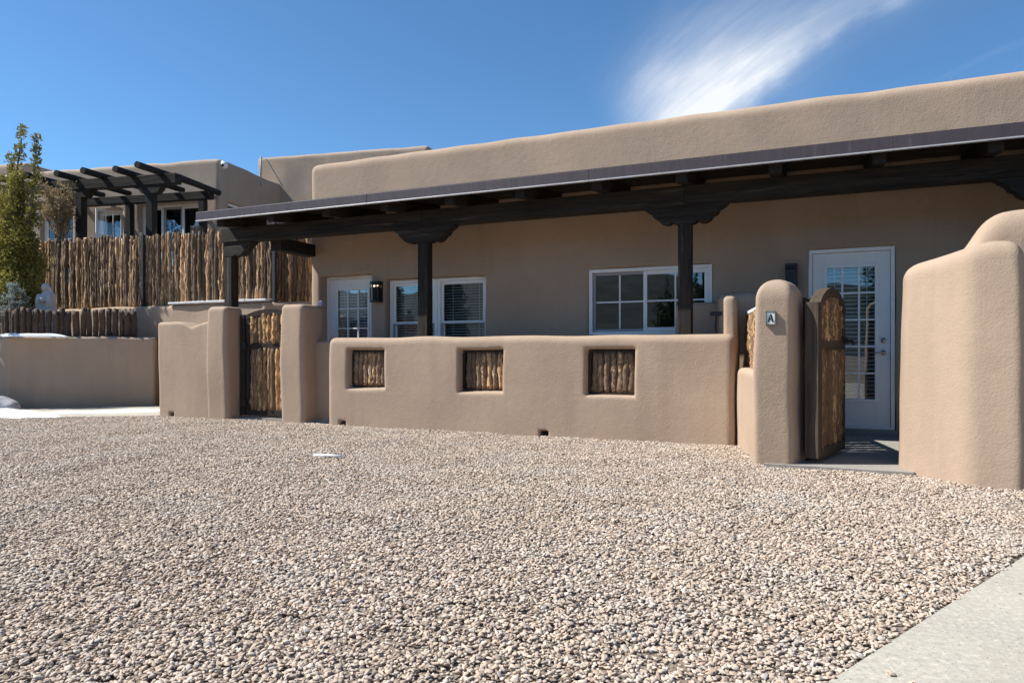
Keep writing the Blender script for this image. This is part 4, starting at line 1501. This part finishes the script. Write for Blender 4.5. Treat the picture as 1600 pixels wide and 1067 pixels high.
def juniper(loc, height, seed, leaders, label, mat='juniper_leaf', name='juniper_tree', spread=0.42, group=None, per=60, leaf=(0.055, 0.017)):
    r = random.Random(seed)
    e = empty(name, loc); tag(e, label, 'tree', group)
    b = MB()
    clumps = []
    b.tube([(0, 0, -0.05), (0.03, 0.02, height * 0.2), (0.0, 0.03, height * 0.45)], [0.10, 0.075, 0.05], 8, True, 0.08, r)
    for (dx, dy, top, w) in leaders:
        z0 = height * 0.08
        n = int(top * height / 0.16)
        pts = []
        for i in range(n):
            t = i / max(1, n - 1)
            z = z0 + (top * height - z0) * t
            x = dx * (0.35 + 0.65 * t) + 0.05 * math.sin(z * 2.1 + seed + dx * 9); y = dy * (0.35 + 0.65 * t) + 0.05 * math.cos(z * 1.7 + seed)
            pts.append((x, y, z))
            wr = w * (min(1, 0.55 + 1.2 * t) * (1 - t ** 1.7) + 0.04)
            for q in range(3 if wr > 0.14 else 2):
                a = r.uniform(0, 6.28); rr = wr * r.uniform(0.1, 0.95)
                clumps.append((x + rr * math.cos(a), y + rr * math.sin(a), z + r.uniform(-0.05, 0.09), max(0.075, wr * r.uniform(0.36, 0.6))))
        b.tube([(0, 0, height * 0.1)] + pts[2::3], [0.05] + [0.032 * (1 - i / (len(pts[2::3]) + 1)) + 0.006 for i in range(len(pts[2::3]))], 6)
    b.build('trunk', 'trunk_bark', e, True)
    leaf_cloud('crown', clumps, mat, e, seed, leaf, per, 0.9)
    return e


juniper((-14.28, 8.62, 1.25), 4.0, 5, [(0.0, 0.0, 1.02, 0.34), (0.33, 0.12, 0.975, 0.34), (-0.34, 0.05, 0.88, 0.42), (0.14, -0.16, 0.76, 0.44), (-0.12, -0.2, 0.66, 0.48), (0.27, 0.1, 0.6, 0.42), (0.0, 0.1, 0.8, 0.45), (-0.62, 0.0, 0.80, 0.5), (-0.5, -0.3, 0.6, 0.5)],
        'tall olive green juniper with pointed tips in front of the stake fence', per=78, leaf=(0.052, 0.018))


def branchy(loc, height, seed, label, leaves, name, mat='twig', forks=(3, 3, 3), spread=0.5, r0=0.03, leaf_r=0.05, cat='shrub', zlen=0.4, per=16, leaf=(0.04, 0.016)):
    r = random.Random(seed)
    e = empty(name, loc); tag(e, label, cat)
    b = MB(); tips = []

    def grow(p, d, l, rad, lev):
        q = p + d * l
        mid = p + d * l * 0.5 + Vector((r.uniform(-1, 1), r.uniform(-1, 1), 0)) * l * 0.06
        b.tube([p, mid, q], [rad, rad * 0.8, rad * 0.6], 5 if lev else 7)
        if lev >= 1: tips.append(mid); tips.append(q)
        if lev >= len(forks): tips.append(q); return
        for _ in range(forks[lev]):
            dd = (d + Vector((r.uniform(-1, 1), r.uniform(-1, 1), r.uniform(-0.1, 0.5))) * spread).normalized()
            grow(p + d * l * r.uniform(0.55, 1.0), dd, l * r.uniform(0.55, 0.85), rad * 0.58, lev + 1)
    grow(Vector((0, 0, 0)), Vector((0, 0, 1)), height * zlen, r0, 0)
    b.build('trunk' if cat == 'tree' else 'branches', mat, e, True)
    if leaves:
        cl = [(t.x + r.uniform(-.05, .05), t.y + r.uniform(-.05, .05), t.z + r.uniform(-.03, .06), leaf_r * r.uniform(0.6, 1.3)) for t in tips]
        leaf_cloud('foliage', cl, leaves, e, seed, leaf, per, 0.5)
    return e


branchy((-15.72, 10.45, 2.48), 2.6, 15, 'thin bushy shrub with dry tan leaves rising behind the stake fence', 'dry_foliage', 'dry_shrub', 'twig', (6, 4, 3), 0.33, 0.03, 0.07, zlen=0.36, per=34, leaf=(0.042, 0.018))
branchy((2.45, 16.9, 0.0), 6.9, 21, 'leafless tree whose thin twigs show above the parapet', None, 'bare_tree', 'twig_grey', (4, 4, 3, 2), 0.45, 0.09, cat='tree', zlen=0.34)


def spruce(loc, height, width, seed, label):
    r = random.Random(seed)
    e = empty('blue_spruce', loc); tag(e, label, 'tree')
    b = MB(); b.tube([(0, 0, -0.03), (0, 0, height * 0.95)], [0.04, 0.01], 7); clumps = []
    z = 0.08
    while z < height:
        t = z / height
        for k in range(7):
            a = r.uniform(0, 6.28); L_ = width * (1 - t) * r.uniform(0.7, 1.1) + 0.05
            q = Vector((math.cos(a) * L_, math.sin(a) * L_, z + 0.10 * L_))
            b.tube([(0, 0, z), q], [0.012, 0.004], 5)
            m = max(2, int(L_ / 0.06))
            for i in range(m):
                s_ = (i + 1) / m
                clumps.append((q.x * s_, q.y * s_, z + 0.1 * L_ * s_ + r.uniform(-.01, .02), 0.05))
        z += 0.11
    b.build('trunk', 'trunk_bark', e)
    leaf_cloud('crown', clumps, 'spruce_leaf', e, seed, (0.034, 0.007), 70, 0.3)
    return e


spruce((-13.62, 8.15, 1.25), 1.05, 0.42, 3, 'small pale blue spruce growing beside the juniper behind the palisade')

# evergreens across the yard: they show as reflections in the glass and shade the bed's end
for k, (x, y, h, sd) in enumerate(((-15.5, 6.75, 4.4, 41), (-17.5, -13.5, 7.0, 42), (-22.5, -15.0, 8.0, 43), (-5.8, -19.5, 5.6, 44), (-8.2, -24.0, 5.2, 45), (2.6, -12.5, 6.6, 46), (4.8, -15.5, 7.4, 47), (-13.0, -17.0, 6.2, 48))):
    s_ = h / 6.0
    juniper((x, y, 0), h, sd, [(0, 0, 1.0, 0.7 * s_), (0.5 * s_, 0.2, 0.85, 0.75 * s_), (-0.55 * s_, 0.1, 0.82, 0.8 * s_), (0.1, -0.5 * s_, 0.75, 0.8 * s_), (0.0, 0.5 * s_, 0.7, 0.85 * s_)],
            'broad dark evergreen standing across the yard, mirrored in the window panes' if k else 'broad dark evergreen standing beyond the snowy end of the path', 'pine_leaf', 'evergreen_tree', group='evergreens across the yard' if k else None, per=16, leaf=(0.11, 0.04))

# ------------------------------------------------------------------ the upper house and its pergola
UH = empty('upper_house', (-13.34, 12.72, 2.48), R(10))
tag(UH, 'higher tan adobe house behind the stake fence with white windows', 'house')
UW = [(-2.31, -0.55, 0.05, 2.20), (-3.62, -2.80, 0.75, 2.13), (-5.35, -4.35, 0.05, 2.15)]


def uh_fn(P):
    d = rbox(P, -7.5, 0.0, 0.0, 4.0, -0.3, 3.26, 0.11)
    for (x0, x1, z0, z1) in UW:
        d = smax(d, -rbox(P, x0, x1, -0.5, 0.42, z0, z1, 0.01), 0.03)
    d = smax(d, -rbox(P, -0.4, 0.5, 0.36, 1.06, 1.3, 2.24, 0.01), 0.03)
    return d


adobe('wall', uh_fn, (-7.65, -0.15, -0.1), (0.15, 2.9, 3.42), 0.042, 'stucco_old', UH, 0.03)
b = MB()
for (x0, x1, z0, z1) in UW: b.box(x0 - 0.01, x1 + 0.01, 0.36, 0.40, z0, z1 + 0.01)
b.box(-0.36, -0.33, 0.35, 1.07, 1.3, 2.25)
b.build('dark_backing', 'interior', UH)  # dark panels behind the glass stand in for unlit rooms


def uwin(x0, x1, z0, z1, n, y=0.10):
    b = MB(); frame_rect(b, x0, x1, z0, z1, y, y + 0.08, 0.05)
    w = b.build('window', 'white_paint', UH)
    wd = (x1 - x0 - 0.1) / n
    for i in range(n):
        a = x0 + 0.05 + wd * i
        b = MB(); frame_rect(b, a + 0.002, a + wd - 0.002, z0 + 0.052, z1 - 0.052, y + 0.015 + 0.02 * (i % 2), y + 0.045 + 0.02 * (i % 2), 0.055)
        b.build('sash', 'white_paint' if i % 2 == 0 else 'screen_frame', w)
        pane(w, a + 0.05, a + wd - 0.05, z0 + 0.1, z1 - 0.1, y + 0.03 + 0.02 * (i % 2))
    return w


uwin(-2.31, -0.55, 0.05, 2.20, 3)
w = uwin(-3.62, -2.80, 0.75, 2.13, 1)
uwin(-5.35, -4.35, 0.05, 2.15, 2)
# casement leaf swung open
lf = MB(); frame_rect(lf, 0, 0.62, 0, 1.28, -0.02, 0.02, 0.05)
for i in (1, 2): lf.box(0.05 + 0.52 * i / 3 - 0.012, 0.05 + 0.52 * i / 3 + 0.012, -0.012, 0.012, 0.05, 1.23)
lf.box(0.05, 0.57, -0.0105, 0.0105, 0.63, 0.655)
lf = lf.build('open_casement', 'white_paint', UH); lf.location = (-2.86, 0.06, 0.80); lf.rotation_euler = (0, 0, R(-152))
lf.rotation_euler = (0, 0, R(-120))
pane(lf, 0.05, 0.57, 0.05, 1.23, 0.0)
b = MB(); frame_rect(b, 0.36, 1.06, 1.3, 2.24, -0.08, 0.0, 0.05)
sw = b.build('window', 'white_paint', UH); sw.matrix_local = Matrix.Translation((-0.16, 0, 0)) @ Matrix.Rotation(R(90), 4, 'Z')
pane(sw, 0.4, 1.02, 1.34, 2.2, -0.04)

# taller block behind, same alignment
BH = empty('back_block', (-13.34, 12.72, 2.48), R(10))
tag(BH, 'taller adobe block rising behind the casita roof', 'house')
adobe('wall', lambda P: rbox(P, -0.75, 4.42, 2.68, 6.0, -0.3, 4.04, 0.10), (-0.9, 2.5, -0.05), (4.56, 4.2, 4.2), 0.045, 'stucco_old', BH, 0.035)
b = MB(); b.box(-0.65, 4.30, 4.0, 6.0, -0.02, 3.9); b.build('outer_wall', 'stucco_old', BH)
FH = empty('far_block', (-13.34, 12.72, 2.48), R(10)); tag(FH, 'far adobe block showing beside the juniper tips', 'house')
adobe('wall', lambda P: rbox(P, -12.5, -7.2, 1.2, 4.5, -0.3, 3.95, 0.12), (-12.7, 1.0, -0.05), (-7.0, 4.7, 4.1), 0.06, 'stucco_old', FH, 0.03)

# pergola
PG = empty('pergola', (-13.34, 12.72, 2.48), R(10)); tag(PG, 'black timber pergola with round projecting log beams before the upper house', 'pergola')


def pbox(name, x0, x1, y0, y1, z0, z1, mat, bev=0.008):
    b = MB(); b.box(x0, x1, y0, y1, z0, z1, bev=bev); return b.build(name, mat, PG)


yb = -1.6
BT = 2.46
for x in (-0.56, -2.46, -4.4):
    pbox('post', x - 0.085, x + 0.085, yb - 0.085, yb + 0.085, 0, BT - 0.42, 'stain_post')
    h = corbel_half()
    pr_ = [(x + a * 0.75, BT - 0.42 + z * 0.9) for a, z in h] + [(x - a * 0.75, BT - 0.42 + z * 0.9) for a, z in h[::-1]]
    b = MB(); b.prism(pr_, yb - 0.086, yb + 0.086, 'Y'); b.build('corbel', 'stain_beam', PG)
for x in (-0.20, -2.28, -4.4):
    pbox('post', x - 0.075, x + 0.075, -0.42, -0.27, 0, BT - 0.30, 'stain_post')
pbox('beam', -5.2, 0.14, yb - 0.10, yb + 0.10, BT - 0.226, BT, 'stain_beam')
pbox('beam', -5.2, 0.05, -0.43, -0.26, BT - 0.29, BT - 0.10, 'stain_beam')
for i, (x, z, ln) in enumerate(((-0.27, 0.0, 0.95), (-1.0, 0.0, 0.72), (-1.78, 0.0, 0.80), (-2.56, 0.0, 0.72), (-3.35, 0, 0.8), (-4.2, 0, 0.75))):
    b = MB(); b.tube([(x, yb - ln * 0.8, BT + 0.03), (x, -0.6, BT + 0.045), (x, -0.05, BT + 0.045)], [0.072, 0.068, 0.068], 14, True, 0.03, random.Random(i))
    b.build('log_beam', 'stain_rafter', PG, False)
b = MB(); b.tube([(0.06, yb + 0.06, BT - 0.05), (0.06, -0.10, BT - 0.09)], [0.075, 0.07], 12); b.build('side_log', 'stain_rafter', PG)

# security camera on the corner
e = empty('security_camera', (-13.30, 12.66, 5.50)); tag(e, 'white dome security camera on the upper house corner', 'camera')
b = MB(); b.tube([(0.0, 0.1, 0.10), (0.10, 0.0, 0.10), (0.22, -0.04, 0.08)], 0.028, 8); b.build('bracket', 'camera_white', e, True)
bb = bmesh.new(); bmesh.ops.create_icosphere(bb, subdivisions=3, radius=0.085, matrix=Matrix.Translation((0.22, -0.04, 0.0)))
me = bpy.data.meshes.new('dome'); bb.to_mesh(me); bb.free(); link('dome', me, 'camera_white', e, True)
b = MB(); b.tube([(0.23, -0.10, -0.015), (0.235, -0.135, -0.025)], [0.04, 0.036], 12); b.build('lens', 'black_iron', e, True)

e = empty('vent_pipe', (-13.25, 14.0, 5.3)); tag(e, 'thin braced metal pipe standing on the upper house roof edge', 'pipe')
b = MB(); b.tube([(0, 0, 0), (0, 0, 0.78)], 0.02, 8); b.build('pipe', 'pipe_grey', e, True)
b = MB(); b.tube([(0.0, 0, 0.74), (0.16, 0.05, 0.70), (0.55, 0.2, 0.0)], 0.012, 6); b.build('brace', 'pipe_grey', e, True)

# ------------------------------------------------------------------ small things on the gravel
b = MB(); m = Matrix.Translation((-4.22, 5.33, 0.022)) @ Matrix.Rotation(R(8), 4, 'Z')
b.tube([m @ Vector((-0.15, 0, 0)), m @ Vector((0, 0.006, 0.002)), m @ Vector((0.15, 0, 0))], 0.014, 10)
tag(b.build('plastic_pipe', 'pvc', smooth=True), 'short white plastic pipe lying on the gravel', 'pipe')
